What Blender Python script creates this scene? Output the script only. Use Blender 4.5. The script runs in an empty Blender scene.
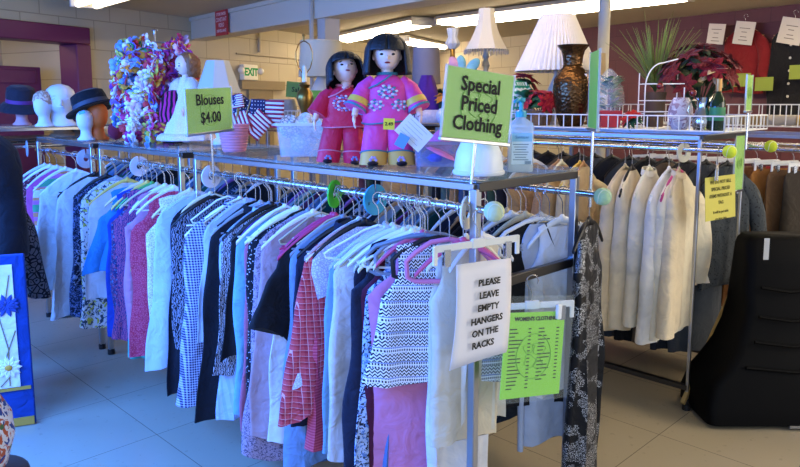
import bpy, math, random
from math import sin, cos, pi, radians, sqrt, atan2, tan
from mathutils import Vector, Matrix, Euler
R = random.Random(7)
SC = bpy.context.scene
COL = SC.collection
# ------------------------------------------------------------------ camera maths (800 x 467)
F, PITCH, PY, H = 700.0, radians(7), 189.0, 1.6
S2 = 1/sqrt(2)
FW = Vector((S2*cos(PITCH), S2*cos(PITCH), -sin(PITCH)))
RT = Vector((S2, -S2, 0))
UP = Vector((S2*sin(PITCH), S2*sin(PITCH), cos(PITCH)))
CAM = Vector((0, 0, H))
def ray(px, py): return FW + RT*((px-400)/F) - UP*((py-PY)/F)
def at_z(px, py, z): r = ray(px, py); return CAM + r*((z-H)/r.z)
def at_x(px, py, x): r = ray(px, py); return CAM + r*(x/r.x)
def at_y(px, py, y): r = ray(px, py); return CAM + r*(y/r.y)
def at_d(px, py, d): return CAM + ray(px, py)*d
FACE = -pi/4          # local -Y looks at the shop entrance side

# ------------------------------------------------------------------ materials
def lin(c): return c/12.92 if c <= 0.04045 else ((c+0.055)/1.055)**2.4
def rgb(h):
    if isinstance(h, (tuple, list)): return tuple(h)[:3]+(1,)
    h = h.lstrip('#'); return tuple(lin(int(h[i:i+2], 16)/255) for i in (0, 2, 4))+(1,)
MATS = {}
class NT:
    def __init__(s, m): s.m = m; s.t = m.node_tree; s.n = s.t.nodes; s.l = s.t.links
    def add(s, t, **k):
        n = s.n.new(t)
        for a, b in k.items(): setattr(n, a, b)
        return n
    def math(s, op, a, b=None, c=None):
        n = s.add('ShaderNodeMath', operation=op)
        for i, v in enumerate((a, b, c)):
            if v is None: continue
            if isinstance(v, (int, float)): n.inputs[i].default_value = v
            else: s.l.new(v, n.inputs[i])
        return n.outputs[0]
    def mix(s, f, a, b):
        n = s.add('ShaderNodeMix', data_type='RGBA')
        for i, v in ((0, f), (6, a), (7, b)):
            if isinstance(v, (int, float, tuple)): n.inputs[i].default_value = v
            else: s.l.new(v, n.inputs[i])
        return n.outputs[2]
def base_mat(name):
    m = bpy.data.materials.new(name); m.use_nodes = True
    return m, NT(m), m.node_tree.nodes['Principled BSDF']
def mat(name, col, rough=0.5, metal=0.0, noise=0.0, nscale=20, bump=0.0, trans=0.0, alpha=1.0, emit=0.0, coat=0.0, ior=1.45, sheen=0.0, spec=0.5):
    if name in MATS: return MATS[name]
    m, t, b = base_mat(name); c = rgb(col)
    b.inputs['Base Color'].default_value = c; b.inputs['Roughness'].default_value = rough
    b.inputs['Metallic'].default_value = metal; b.inputs['IOR'].default_value = ior
    b.inputs['Transmission Weight'].default_value = trans; b.inputs['Alpha'].default_value = alpha
    b.inputs['Coat Weight'].default_value = coat; b.inputs['Sheen Weight'].default_value = sheen
    b.inputs['Specular IOR Level'].default_value = spec
    if emit: b.inputs['Emission Color'].default_value = c; b.inputs['Emission Strength'].default_value = emit
    if noise or bump:
        tc = t.add('ShaderNodeTexCoord'); nz = t.add('ShaderNodeTexNoise'); nz.inputs['Scale'].default_value = nscale
        nz.inputs['Detail'].default_value = 4
        t.l.new(tc.outputs['Object'], nz.inputs['Vector'])
        if noise:
            d = tuple(x*(1-noise) for x in c[:3])+(1,)
            e = tuple(min(1, x*(1+noise)) for x in c[:3])+(1,)
            t.l.new(t.mix(nz.outputs[0], d, e), b.inputs['Base Color'])
        if bump:
            bp = t.add('ShaderNodeBump'); bp.inputs['Strength'].default_value = bump; bp.inputs['Distance'].default_value = 0.01
            t.l.new(nz.outputs[0], bp.inputs['Height']); t.l.new(bp.outputs[0], b.inputs['Normal'])
    MATS[name] = m; return m
def fabric(kind, *cols, s=1.0, rough=0.85, lean=0.0):
    """cloth with a woven or printed pattern in object space"""
    key = ('fab', kind, cols, s, rough)
    if key in MATS: return MATS[key]
    m, t, b = base_mat('cloth_'+kind); C = [rgb(c) for c in cols]
    b.inputs['Roughness'].default_value = rough; b.inputs['Specular IOR Level'].default_value = 0.25
    b.inputs['Sheen Weight'].default_value = 0.08
    tc = t.add('ShaderNodeTexCoord'); co = tc.outputs['Object']
    sx = t.add('ShaderNodeSeparateXYZ'); t.l.new(co, sx.inputs[0]); X, Y, Z = sx.outputs
    XY = t.math('ADD', X, t.math('MULTIPLY', Y, 0.8))
    def frac(v, k): return t.math('FRACT', t.math('MULTIPLY_ADD', v, k, 50.0))
    def gt(v, x): return t.math('GREATER_THAN', v, x)
    def lt(v, x): return t.math('LESS_THAN', v, x)
    def noise(sc, det=2, dist=0):
        n = t.add('ShaderNodeTexNoise'); n.inputs['Scale'].default_value = sc; n.inputs['Detail'].default_value = det
        n.inputs['Distortion'].default_value = dist; t.l.new(co, n.inputs['Vector']); return n.outputs[0]
    def voro(sc, feat='F1', out=0):
        n = t.add('ShaderNodeTexVoronoi'); n.feature = feat; n.inputs['Scale'].default_value = sc
        t.l.new(co, n.inputs['Vector']); return n.outputs[out]
    c = C[0]
    if kind == 'plain':
        n = noise(18, 3); k = C[0]
        c = t.mix(n, tuple(x*0.86 for x in k[:3])+(1,), tuple(min(1, x*1.1) for x in k[:3])+(1,))
    elif kind == 'gingham':
        q = t.math('MULTIPLY', t.math('ADD', gt(frac(XY, 82*s), .45), gt(frac(Z, 82*s), .45)), .5)
        c = t.mix(q, C[0], C[1])
    elif kind == 'plaid':
        q = t.math('MULTIPLY', t.math('ADD', gt(frac(XY, 34*s), .55), gt(frac(Z, 34*s), .55)), .5)
        c = t.mix(q, C[0], C[1]); c = t.mix(gt(frac(XY, 34*s), .93), c, C[2]); c = t.mix(gt(frac(Z, 34*s), .93), c, C[2])
    elif kind == 'stripes':          # horizontal
        c = t.mix(gt(frac(Z, 30*s), .5), C[0], C[1])
        if len(C) > 2: c = t.mix(gt(frac(Z, 10*s), .7), c, C[2])
        if len(C) > 3: c = t.mix(gt(frac(Z, 7*s), .8), c, C[3])
    elif kind == 'pinstripe':
        c = t.mix(gt(frac(XY, 70*s), .6), C[0], C[1])
    elif kind == 'dots':
        c = t.mix(lt(voro(120*s), .26), C[0], C[1])
    elif kind == 'print':            # blotchy floral print, up to four colours
        n = noise(60*s, 3, 1.5); c = C[0]
        c = t.mix(gt(n, .54), c, C[1])
        if len(C) > 2: c = t.mix(gt(noise(75*s, 2, .5), .6), c, C[2])
        if len(C) > 3: c = t.mix(lt(voro(50*s), .2), c, C[3])
    elif kind == 'scroll':           # swirling line print
        w = t.add('ShaderNodeTexWave'); w.inputs['Scale'].default_value = 36*s; w.inputs['Distortion'].default_value = 9
        w.inputs['Detail'].default_value = 2; w.inputs['Detail Scale'].default_value = 2.2; t.l.new(co, w.inputs['Vector'])
        c = t.mix(gt(w.outputs[1], .55), C[0], C[1])
    elif kind == 'zigzag':           # woven tribal bands
        tri = t.math('ABSOLUTE', t.math('SUBTRACT', frac(XY, 70*s), .5))
        v = t.math('MULTIPLY_ADD', tri, .018, Z)
        q = gt(frac(v, 85*s), .5)
        q2 = gt(frac(XY, 130*s), .45); band = gt(frac(Z, 19*s), .62)
        q = t.math('ADD', t.math('MULTIPLY', q, t.math('SUBTRACT', 1, band)), t.math('MULTIPLY', t.math('MULTIPLY', q2, gt(frac(Z, 85*s), .35)), band))
        c = t.mix(q, C[0], C[1])
        if len(C) > 2: c = t.mix(gt(frac(Z, 19*s), .93), c, C[2])
    elif kind == 'leopard':
        d = voro(32*s, 'DISTANCE_TO_EDGE'); c = t.mix(gt(d, .10), C[0], C[1]); c = t.mix(gt(d, .34), c, C[0])
    elif kind == 'knit':
        n = noise(120*s, 2); c = t.mix(gt(n, .52), C[0], C[1]); c = t.mix(gt(noise(16*s, 2, 2), .56), c, C[0])
    elif kind == 'lace':
        d = voro(90*s, 'DISTANCE_TO_EDGE'); c = t.mix(gt(d, .12), C[0], C[1])
    elif kind == 'zebra':
        w = t.add('ShaderNodeTexWave'); w.inputs['Scale'].default_value = 12*s; w.inputs['Distortion'].default_value = 5
        w.inputs['Detail'].default_value = 1; t.l.new(co, w.inputs['Vector']); c = t.mix(gt(w.outputs[1], .5), C[0], C[1])
    elif kind == 'glitter':
        n = t.math('MULTIPLY', gt(noise(330*s, 1), .57), gt(noise(15*s, 3), .49)); c = t.mix(n, C[0], C[1])
        t.l.new(t.math('MULTIPLY', n, .6), b.inputs['Metallic'])
    elif kind == 'flagged':
        c = t.mix(gt(frac(Z, 40*s), .5), C[0], C[1])
    if isinstance(c, tuple): b.inputs['Base Color'].default_value = c
    else: t.l.new(c, b.inputs['Base Color'])
    bp = t.add('ShaderNodeBump'); bp.inputs['Strength'].default_value = .55; bp.inputs['Distance'].default_value = .03
    t.l.new(noise(11, 3, .8), bp.inputs['Height']); t.l.new(bp.outputs[0], b.inputs['Normal'])
    MATS[key] = m; return m

CHROME = mat('chrome', '#c9ccd2', .18, 1.0)
STEEL = mat('brushed_steel', '#a9adb3', .3, 1.0)
DARKST = mat('dark_steel', '#4c4a48', .35, .9)
BLACKP = mat('black_plastic', '#131316', .45)
WHITEP = mat('white_plastic', '#e8ebea', .4)
CREAMP = mat('cream_plastic', '#e2dec0', .45)
CLEARP = mat('clear_plastic', '#dfe8ee', .12, alpha=.35)
GLASS = mat('shelf_glass', '#8fa3a4', .05, alpha=.30, spec=.45)
WIREW = mat('white_wire', '#e8e9e6', .4)
BRASS = mat('brass', '#8a6a34', .3, .95, noise=.3, nscale=30)
def plastic(h): return mat('plastic_'+h, h, .4)

# ------------------------------------------------------------------ mesh building
class MB:
    def __init__(s): s.v = []; s.f = []; s.mi = []; s.cur = 0
    def add(s, vs, fs):
        o = len(s.v); s.v += [tuple(v) for v in vs]
        for f in fs: s.f.append(tuple(i+o for i in f)); s.mi.append(s.cur)
        return s
    def box(s, c, d, M=None):
        x, y, z = (k/2 for k in d); c = Vector(c)
        vs = [Vector((i*x, j*y, k*z)) for i in (-1, 1) for j in (-1, 1) for k in (-1, 1)]
        vs = [(M @ v if M else v)+c for v in vs]
        return s.add(vs, [(0, 1, 3, 2), (4, 6, 7, 5), (0, 4, 5, 1), (2, 3, 7, 6), (0, 2, 6, 4), (1, 5, 7, 3)])
    def rbox(s, c, d, r=.01, M=None, n=3):
        """box with rounded vertical edges and softened top and bottom"""
        x, y, z = (k/2 for k in d); c = Vector(c); rings = []
        def ring(zz, ins):
            o = []
            for qx, qy, a0 in ((1, 1, 0), (-1, 1, 90), (-1, -1, 180), (1, -1, 270)):
                for k in range(n+1):
                    a = radians(a0+90*k/n); o.append(Vector((qx*(x-r)+(r-ins)*cos(a), qy*(y-r)+(r-ins)*sin(a), zz)))
            return o
        h = min(r, z)*.6
        rings = [ring(-z, h), ring(-z+h, 0), ring(z-h, 0), ring(z, h)]
        return s.loft([[(M @ v if M else v)+c for v in rg] for rg in rings], True, True)
    def loft(s, rings, c0=False, c1=False, closed=True):
        n = len(rings[0]); o = len(s.v)
        for r in rings: s.v += [tuple(p) for p in r]
        fs = []
        for i in range(len(rings)-1):
            for j in range(n if closed else n-1):
                k = (j+1) % n; fs.append((o+i*n+j, o+i*n+k, o+(i+1)*n+k, o+(i+1)*n+j))
        if c0: fs.append(tuple(o+j for j in reversed(range(n))))
        if c1: fs.append(tuple(o+(len(rings)-1)*n+j for j in range(n)))
        s.f += fs; s.mi += [s.cur]*len(fs); return s
    def tube(s, pts, r, n=8, caps=True, flat=1.0):
        pts = [Vector(p) for p in pts]; m = len(pts); rs = r if isinstance(r, (list, tuple)) else [r]*m
        up = None; rings = []
        for i, p in enumerate(pts):
            d = (pts[min(i+1, m-1)]-pts[max(i-1, 0)])
            d = d.normalized() if d.length > 1e-9 else Vector((0, 0, 1))
            if up is None: up = Vector((0, 0, 1)) if abs(d.z) < .9 else Vector((0, 1, 0))
            a = d.cross(up)
            if a.length < 1e-6: a = d.orthogonal()
            a.normalize(); b = a.cross(d).normalized(); up = b
            rings.append([p+a*rs[i]*cos(2*pi*k/n)+b*rs[i]*flat*sin(2*pi*k/n) for k in range(n)])
        return s.loft(rings, caps, caps)
    def lathe(s, prof, c=(0, 0, 0), n=20, M=None, wob=0, k=0):
        c = Vector(c); rings = []
        for r, z in prof:
            rings.append([c+((M @ Vector((r*(1+wob*cos(k*2*pi*j/n))*cos(2*pi*j/n), r*(1+wob*cos(k*2*pi*j/n))*sin(2*pi*j/n), z))) if M else Vector((r*(1+wob*cos(k*2*pi*j/n))*cos(2*pi*j/n), r*(1+wob*cos(k*2*pi*j/n))*sin(2*pi*j/n), z))) for j in range(n)])
        return s.loft(rings, True, True)
    def ell(s, c, r, n=14, m=9, M=None):
        c = Vector(c); r = (r, r, r) if isinstance(r, (int, float)) else r; rings = []
        for i in range(m+1):
            t = pi*(i+.02)/(m+.04)
            rings.append([c+((M @ v) if M else v) for v in (Vector((r[0]*sin(t)*cos(2*pi*j/n), r[1]*sin(t)*sin(2*pi*j/n), -r[2]*cos(t))) for j in range(n))])
        return s.loft(rings, True, True)
def obj(name, mb, m, parent=None, loc=None, rot=None, angle=40, bevel=0):
    me = bpy.data.meshes.new(name); me.from_pydata(mb.v, [], mb.f)
    ms = m if isinstance(m, (list, tuple)) else [m]
    for k in ms: me.materials.append(k)
    me.polygons.foreach_set('material_index', mb.mi)
    me.polygons.foreach_set('use_smooth', [True]*len(mb.f)); me.update()
    me.set_sharp_from_angle(angle=radians(angle))
    o = bpy.data.objects.new(name, me); COL.objects.link(o)
    if parent: o.parent = parent
    if loc is not None: o.location = loc
    if rot is not None: o.rotation_euler = rot if isinstance(rot, (tuple, list, Euler)) else (0, 0, rot)
    if bevel:
        b = o.modifiers.new('bevel', 'BEVEL'); b.width = bevel; b.segments = 2; b.limit_method = 'ANGLE'
    return o
def tag(o, label, cat, group=None, kind=None):
    o['label'] = label; o['category'] = cat
    if group: o['group'] = group
    if kind: o['kind'] = kind
    return o
def thing(name, label, cat, loc=(0, 0, 0), rot=0, group=None):
    o = bpy.data.objects.new(name, None); COL.objects.link(o); o.empty_display_size = .05
    o.location = loc; o.rotation_euler = rot if isinstance(rot, (tuple, list, Euler)) else (0, 0, rot)
    return tag(o, label, cat, group)
def struct(name, mb, m, loc=None, rot=None, parent=None, angle=40):
    o = obj(name, mb, m, parent, loc, rot, angle)
    if not parent: o['kind'] = 'structure'
    return o
def text(body, size, m, parent, loc, rot=(pi/2, 0, 0), bold=0.0, name='lettering', align='CENTER', space=1.0, xs=1.0):
    cu = bpy.data.curves.new('lettering', 'FONT'); cu.body = body; cu.size = size; cu.align_x = align; cu.align_y = 'CENTER'
    cu.offset = bold; cu.extrude = .0004; cu.space_line = space; cu.resolution_u = 2
    ob = bpy.data.objects.new('tmp', cu); COL.objects.link(ob)
    dg = bpy.context.evaluated_depsgraph_get()
    me = bpy.data.meshes.new_from_object(ob.evaluated_get(dg)); bpy.data.objects.remove(ob); me.name = name
    if xs != 1.0:
        for v in me.vertices: v.co.x *= xs
    me.materials.clear(); me.materials.append(m)
    o = bpy.data.objects.new(name, me); COL.objects.link(o); o.parent = parent; o.location = loc; o.rotation_euler = rot
    return o
def basis(origin, xdir, updir):
    x = Vector(xdir).normalized(); z = Vector(updir); z = (z-x*z.dot(x)).normalized(); y = z.cross(x)
    m = Matrix((x, y, z)).transposed().to_4x4(); m.translation = Vector(origin); return m

# ------------------------------------------------------------------ setting
def block_mat(name, col, col2, bw=.40, bh=.30):
    m, t, b = base_mat(name); tc = t.add('ShaderNodeTexCoord')
    sp = t.add('ShaderNodeSeparateXYZ'); t.l.new(tc.outputs['Object'], sp.inputs[0])
    cb = t.add('ShaderNodeCombineXYZ'); t.l.new(sp.outputs[0], cb.inputs[0]); t.l.new(t.math('ADD', sp.outputs[2], -.05), cb.inputs[1])
    br = t.add('ShaderNodeTexBrick'); br.inputs['Scale'].default_value = 1; br.inputs['Brick Width'].default_value = bw
    br.inputs['Row Height'].default_value = bh; br.inputs['Mortar Size'].default_value = .006; br.inputs['Mortar Smooth'].default_value = .3
    br.inputs['Color1'].default_value = rgb(col); br.inputs['Color2'].default_value = rgb(col); br.inputs['Mortar'].default_value = rgb(col2)
    t.l.new(cb.outputs[0], br.inputs['Vector']); t.l.new(br.outputs[0], b.inputs['Base Color'])
    bp = t.add('ShaderNodeBump'); bp.inputs['Strength'].default_value = .4; bp.inputs['Distance'].default_value = .01; bp.invert = True
    t.l.new(br.outputs[1], bp.inputs['Height']); t.l.new(bp.outputs[0], b.inputs['Normal'])
    b.inputs['Roughness'].default_value = .6; return m
def floor_mat():
    m, t, b = base_mat('vinyl_tile'); tc = t.add('ShaderNodeTexCoord')
    mp = t.add('ShaderNodeMapping'); mp.inputs['Location'].default_value = (-1.45+.576*8, -1.395+.576*8, 0)
    t.l.new(tc.outputs['Object'], mp.inputs[0])
    br = t.add('ShaderNodeTexBrick'); br.offset = 0; br.inputs['Scale'].default_value = 1
    br.inputs['Brick Width'].default_value = .576; br.inputs['Row Height'].default_value = .576
    br.inputs['Mortar Size'].default_value = .0022; br.inputs['Mortar Smooth'].default_value = .2
    br.inputs['Color1'].default_value = rgb('#aba088'); br.inputs['Color2'].default_value = rgb('#a69b83'); br.inputs['Mortar'].default_value = rgb('#6f6657')
    t.l.new(mp.outputs[0], br.inputs['Vector'])
    nz = t.add('ShaderNodeTexNoise'); nz.inputs['Scale'].default_value = 26; nz.inputs['Detail'].default_value = 6; t.l.new(tc.outputs['Object'], nz.inputs[0])
    n2 = t.add('ShaderNodeTexNoise'); n2.inputs['Scale'].default_value = 3; n2.inputs['Detail'].default_value = 3; t.l.new(tc.outputs['Object'], n2.inputs[0])
    f = t.math('MULTIPLY', t.math('GREATER_THAN', nz.outputs[0], .66), .22)
    c = t.mix(f, br.outputs[0], rgb('#6a5c48')); c = t.mix(t.math('MULTIPLY', n2.outputs[0], .25), c, rgb('#998c72'))
    t.l.new(c, b.inputs['Base Color']); b.inputs['Roughness'].default_value = .24
    return m
WALLM = block_mat('painted_block', '#beb08c', '#9f9170')
WALLR = block_mat('maroon_block', '#5e2f35', '#54292f')
CEIL = mat('ceiling_plaster', '#b5ab92', .9, noise=.06, nscale=3)
BEAMM = mat('beam_paint', '#d2c7ac', .7)
PURP = mat('purple_paint', '#6c2746', .45)
struct('floor', MB().box((3, 3.5, -.05), (17, 18, .1)), floor_mat())
struct('ceiling', MB().box((4.2, 4.7, 2.66), (13, 12.6, .1)), CEIL)
# back wall: runs from P0 along heading 16 degrees
A1 = radians(16); BW = Matrix.Rotation(A1, 4, 'Z'); BW.translation = Vector((2.99, 7.47, 0))
def wall_piece(name, x0, x1, z0, z1, m, y0=0, y1=.2):
    o = struct(name, MB().box(((x0+x1)/2, (y0+y1)/2, (z0+z1)/2), (x1-x0, y1-y0, z1-z0)), m); o.matrix_world = BW; return o
DX1 = -.10; DX0 = -2.3; DZ = 2.36           # doorway opening in the back wall (outer frame edges)
w = MB()
for x0, x1, z0, z1 in ((DX1-.1, 7.4, 0, 2.62), (DX0, DX1-.1, DZ-.1, 2.62), (-4, DX0, 0, 2.62)):
    w.box(((x0+x1)/2, .1, (z0+z1)/2), (x1-x0, .2, z1-z0))
o = struct('wall_back', w, WALLM); o.matrix_world = BW
fr = MB(); W = .17
fr.box((DX1-W/2, .07, (DZ-W)/2), (W, .28, DZ-W)); fr.box(((DX0+DX1)/2, .07, DZ-W/2), (DX1-DX0, .28, W)); fr.box((DX0+W/2, .07, (DZ-W)/2), (W, .28, DZ-W))
door = bpy.data.objects.new('door_1', None); COL.objects.link(door); door['kind'] = 'structure'; door.matrix_world = BW
obj('door_frame', fr, PURP, door, bevel=.012)
obj('door_panel', MB().box((-.72, .34, .98), (.62, .05, 1.96)).box((-.72, .31, 1.86), (.5, .02, .14)), PURP, door, bevel=.01)
obj('door_panel', MB().box((-1.98, .34, 1.06), (.62, .05, 2.12)), PURP, door, bevel=.01)
o = struct('wall_fitting_room', MB().box((-1.6, 1.5, 1.3), (4.4, .1, 2.62)).box((-.05, .85, 1.3), (.1, 1.3, 2.62)), WALLM); o.matrix_world = BW
# right wall
P1 = Vector((8.18, 2.78, 0)); A2 = atan2(4.58-2.78, 8.53-8.18); RW = Matrix.Rotation(A2, 4, 'Z'); RW.translation = P1
def onwall(u, z, off=0): return RW @ Vector((u, off, z))
# u: along the wall (away from the entrance); local +y faces into the room
o = struct('wall_right', MB().box((-1.2, -.1, 1.31), (7.4, .2, 2.62)), WALLR); o.matrix_world = RW
o = struct('wall_side', MB().box((4.6, -.1, 1.31), (4.2, .2, 2.62)), WALLM); o.matrix_world = RW
o = struct('trim_1', MB().box((-2.2, .012, 2.06), (4.2, .024, .34)), mat('salmon_paint', '#b84a3c', .6)); o.matrix_world = RW
o = struct('trim_2', MB().box((-2.6, .03, 1.9), (2.6, .02, .3)), mat('yellow_board', '#b09a4e', .6)); o.matrix_world = RW
o = struct('baseboard_right', MB().box((-1, .015, .05), (7.6, .03, .1)), mat('dark_base', '#3a332c', .6)); o.matrix_world = RW
# beam with its post
b0 = at_d(188, 40, 8.5); b1 = at_d(420, 1, 5.25); b0.z = b1.z = 2.36
d = (b1-b0); d.z = 0; L = d.length+3.2; d.normalize(); o = struct('trim_3', MB().box((L/2, .12, .13), (L, .24, .26)).box((L/2, -.012, .235), (L, .03, .05)), BEAMM)
BM = basis(b0, d, (0, 0, 1)); o.matrix_world = BM
pp = BM.inverted() @ at_d(329, 17, 6.4)
o = struct('trim_4', MB().box((pp.x, .12, -1.18), (.13, .16, 2.36)).box((pp.x-.05, -.03, -1.03), (.025, .03, 2.6)), mat('post_paint', '#bdb6a6', .6)); o.matrix_world = BM
pc = at_d(603, 60, 5.3)
struct('column', MB().tube([(pc.x, pc.y, 0), (pc.x, pc.y, 2.62)], .043, 20).lathe([(.09, 0), (.09, .02), (.05, .05)], (pc.x, pc.y, 0)), mat('column_paint', '#cfc7ac', .5))
# ceiling lights
TUBE = mat('lit_tube', '#ffecd0', emit=18.0); TUBEM = mat('lit_tube_mid', '#ffe8c2', emit=10.0); TUBEL = mat('lit_tube_cool', '#fff1d2', emit=2.5); FIX = mat('fixture_white', '#d8d2c2', .5)
def ceiling_light(x0, y0, x1, y1, w, label, n=2, tm=None):
    a = Vector((x0, y0, 2.6)); b = Vector((x1, y1, 2.6)); t = thing('ceiling_light', label, 'light', (a+b)/2, atan2(y1-y0, x1-x0), 'ceiling strip lights'); L = (b-a).length
    obj('fixture_body', MB().box((0, 0, -.02), (L, w, .04)).box((0, 0, -.05), (L, .05, .03)), FIX, t, bevel=.006)
    for s in ((-1, 1) if n == 2 else (0,)):
        obj('lamp_tube', MB().tube([(-L/2+.02, s*w*.27, -.075), (L/2-.02, s*w*.27, -.075)], .03 if n == 2 else .06, 10), tm or TUBE, t)
    for s in (-1, 1): obj('end_cap', MB().box((s*(L/2), 0, -.06), (.035, w, .08)), FIX, t, bevel=.005)
ceiling_light(6.35, 5.55, 6.2, 2.7, .42, 'long white strip light on ceiling behind the pleated lampshade')
ceiling_light(6.9, 8.15, 6.12, 5.72, .34, 'strip light on ceiling above the pink doll, right of the beam post')
ceiling_light(7.5, 7.5, 9.0, 8.05, .3, 'farthest small strip light on ceiling, crosswise over the grey lampshade')
ceiling_light(2.72, 6.95, 2.6, 4.4, .3, 'bright strip light on ceiling at top left over the doorway', tm=TUBEL)
ceiling_light(5.2, 1.2, 5.2, -1.2, .34, 'added unseen strip light above the right aisle near the entrance')  # added fixture above the frame, warms the right side
ceiling_light(3.05, 3.4, 3.05, .6, .40, 'added unseen strip light above the aisle between the two long racks', tm=TUBEM)  # added out of view to light the rack tops and shelf things
ceiling_light(6.3, 2.3, 6.3, .2, .42, 'added unseen strip light in line with the long one above the brown trousers')  # extra fixture out of view, added to light the right side
fl = BW @ Vector((-1.0, .95, 0)); fl2 = BW @ Vector((-2.4, .95, 0)); ceiling_light(fl.x, fl.y, fl2.x, fl2.y, .3, 'added unseen strip light inside the fitting room beyond the doorway')  # hidden fixture added to brighten the room behind the doorway
# exit sign with its emergency lamps
EX = thing('exit_sign', 'white exit sign with green letters and two lamps on back wall', 'sign')
xo = BW.inverted() @ at_d(246, 72.5, 9.3); EX.matrix_world = BW @ Matrix.Translation((xo.x, -.05, xo.z))
obj('sign_box', MB().rbox((0, 0, 0), (.28, .08, .2), .012), mat('exit_white', '#ece6c8', .5), EX)
text('EXIT', .135, mat('exit_green', '#1d8f45', .4, emit=.15), EX, (0, -.042, 0), bold=.006, xs=.95)
for s in (-1, 1): obj('emergency_lamp', MB().ell((s*.19, -.04, .02), (.045, .05, .045)).tube([(s*.13, 0, .02), (s*.19, -.02, .02)], .012), mat('lamp_glass', '#efe6c4', .2), EX)
# pipes, doorway beyond the exit
o = struct('trim_5', MB().tube([(xo.x+.25, -.03, 2.28), (xo.x+.25, -.03, 2.62)], .02).tube([(xo.x-.2, -.02, 2.24), (7.2, -.02, 2.24)], .012), mat('pipe_paint', '#b3a581', .5)); o.matrix_world = BW
o = struct('door_2', MB().box((xo.x+.25, -.02, 1.0), (.5, .05, 1.55)).box((xo.x+.3, -.03, 1.84), (.9, .06, .12)), mat('door_tan', '#8f7d58', .6)); o.matrix_world = BW
# wall thermostat bits
for px, py in ((463, 56), (459, 56.5)):
    pass
# warning sign on the beam
rs = BM.inverted() @ at_d(228, 24, 7.75)
SG = thing('warning_sign', 'red notice about video surveillance on the cream beam', 'sign'); SG.matrix_world = BM @ Matrix.Translation((rs.x, -.035, .12))
obj('sign_board', MB().box((0, 0, 0), (.30, .008, .28)), mat('sign_red', '#c63a36', .5), SG)
for i, l in enumerate(('STORE UNDER', 'CONSTANT', 'VIDEO', 'SURVEILLANCE')):
    text(l, .044 if i in (0, 3) else .062, mat('sign_pink', '#f0c6bd', .6), SG, (0, -.006, .09-.06*i), bold=.0012, xs=.78)
# ------------------------------------------------------------------ racks
RH, SH = 1.26, 1.345
def rack(label, x0, x1, y0, y1, rh=RH, sh=SH, glass=True, ext=.09, group='double rail clothes racks', base=False, mid=True, pw=.028):
    t = thing('clothes_rack', label, 'clothes rack', ((x0+x1)/2, (y0+y1)/2, 0), 0, group); hw = (x1-x0)/2; hl = (y1-y0)/2
    for sx in (-1, 1):
        for sy in (-1, 1):
            obj('post', MB().box((sx*hw, sy*hl, sh/2-.01), (pw, pw, sh-.02)), STEEL, t, bevel=.003)
            obj('foot', MB().lathe([(.022, 0), (.022, .03), (.012, .035), (.012, .06)], (sx*hw, sy*hl, 0), 12), BLACKP, t)
        obj('hanging_rail', MB().tube([(sx*hw, -hl-ext, rh), (sx*hw, hl+.05, rh)], .0135, 12), CHROME, t)
        obj('side_bar', MB().box((sx*hw, 0, sh-.015), (.026, 2*hl, .022)), STEEL, t, bevel=.002)
    for sy in (-1, 1):
        obj('end_bar', MB().box((0, sy*hl, sh-.015), (2*hw, .03, .03)), DARKST, t, bevel=.003)
        if mid: obj('cross_bar', MB().box((0, sy*hl, .99), (2*hw, .025, .035)), DARKST, t, bevel=.003)
    if base:
        for sx in (-1, 1): obj('base_bar', MB().box((sx*hw, 0, .12), (.03, 2*hl, .025)), DARKST, t)
        obj('brace', MB().box((0, -hl, .33), (.02, .02, .9), Matrix.Rotation(.9, 3, 'Y')), mat('wood_brace', '#9a8250', .5), t)
    if glass: obj('glass_shelf', MB().box((0, 0, sh+.006), (2*hw+.02, 2*hl+.02, .01)), GLASS, t)
    return t
XL, XR = 1.755, 2.355
rack('nearest double rail rack with glass top, holding the sign about empty hangers', XL, XR, 1.41, 3.2)
rack('middle glass topped rack, directly behind the nearest rack in the same row', XL, XR, 3.36, 4.38)
rack('third rack of the left row, below the colourful flower garlands', XL, XR, 4.52, 5.5)
# crosswise rack at the far end of the row, with mannequin heads on it
CR = rack('far crosswise rack carrying the mannequin heads', .7, 1.3, -1.1, 1.0, 1.28, 1.42, mid=False)
CR.location = (1.45, 5.95, 0); CR.rotation_euler = (0, 0, pi/2)
obj('lower_shelf', MB().box((0, 0, 1.33), (.6, 2.1, .015)), DARKST, CR)
XB0, XB1 = 3.55, 4.15
rack('right hand rack with the cream tops and tennis ball ends', XB0, XB1, 1.42, 3.2, 1.365, 1.44, False, .14, base=True, mid=False, pw=.017)
rack('second rack of the right row behind the two costumed dolls', XB0, XB1, 3.36, 5.2, 1.365, 1.44, False, .05, mid=False)
rack('farthest rack of the right row, seen behind the small flags', XB0, XB1, 5.36, 7.1, 1.365, 1.44, False, .05, mid=False)
rack('rack of brown trousers at the right edge', 4.95, 5.55, .55, 3.0, 1.3, 1.4, False, .05, mid=False)

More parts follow.
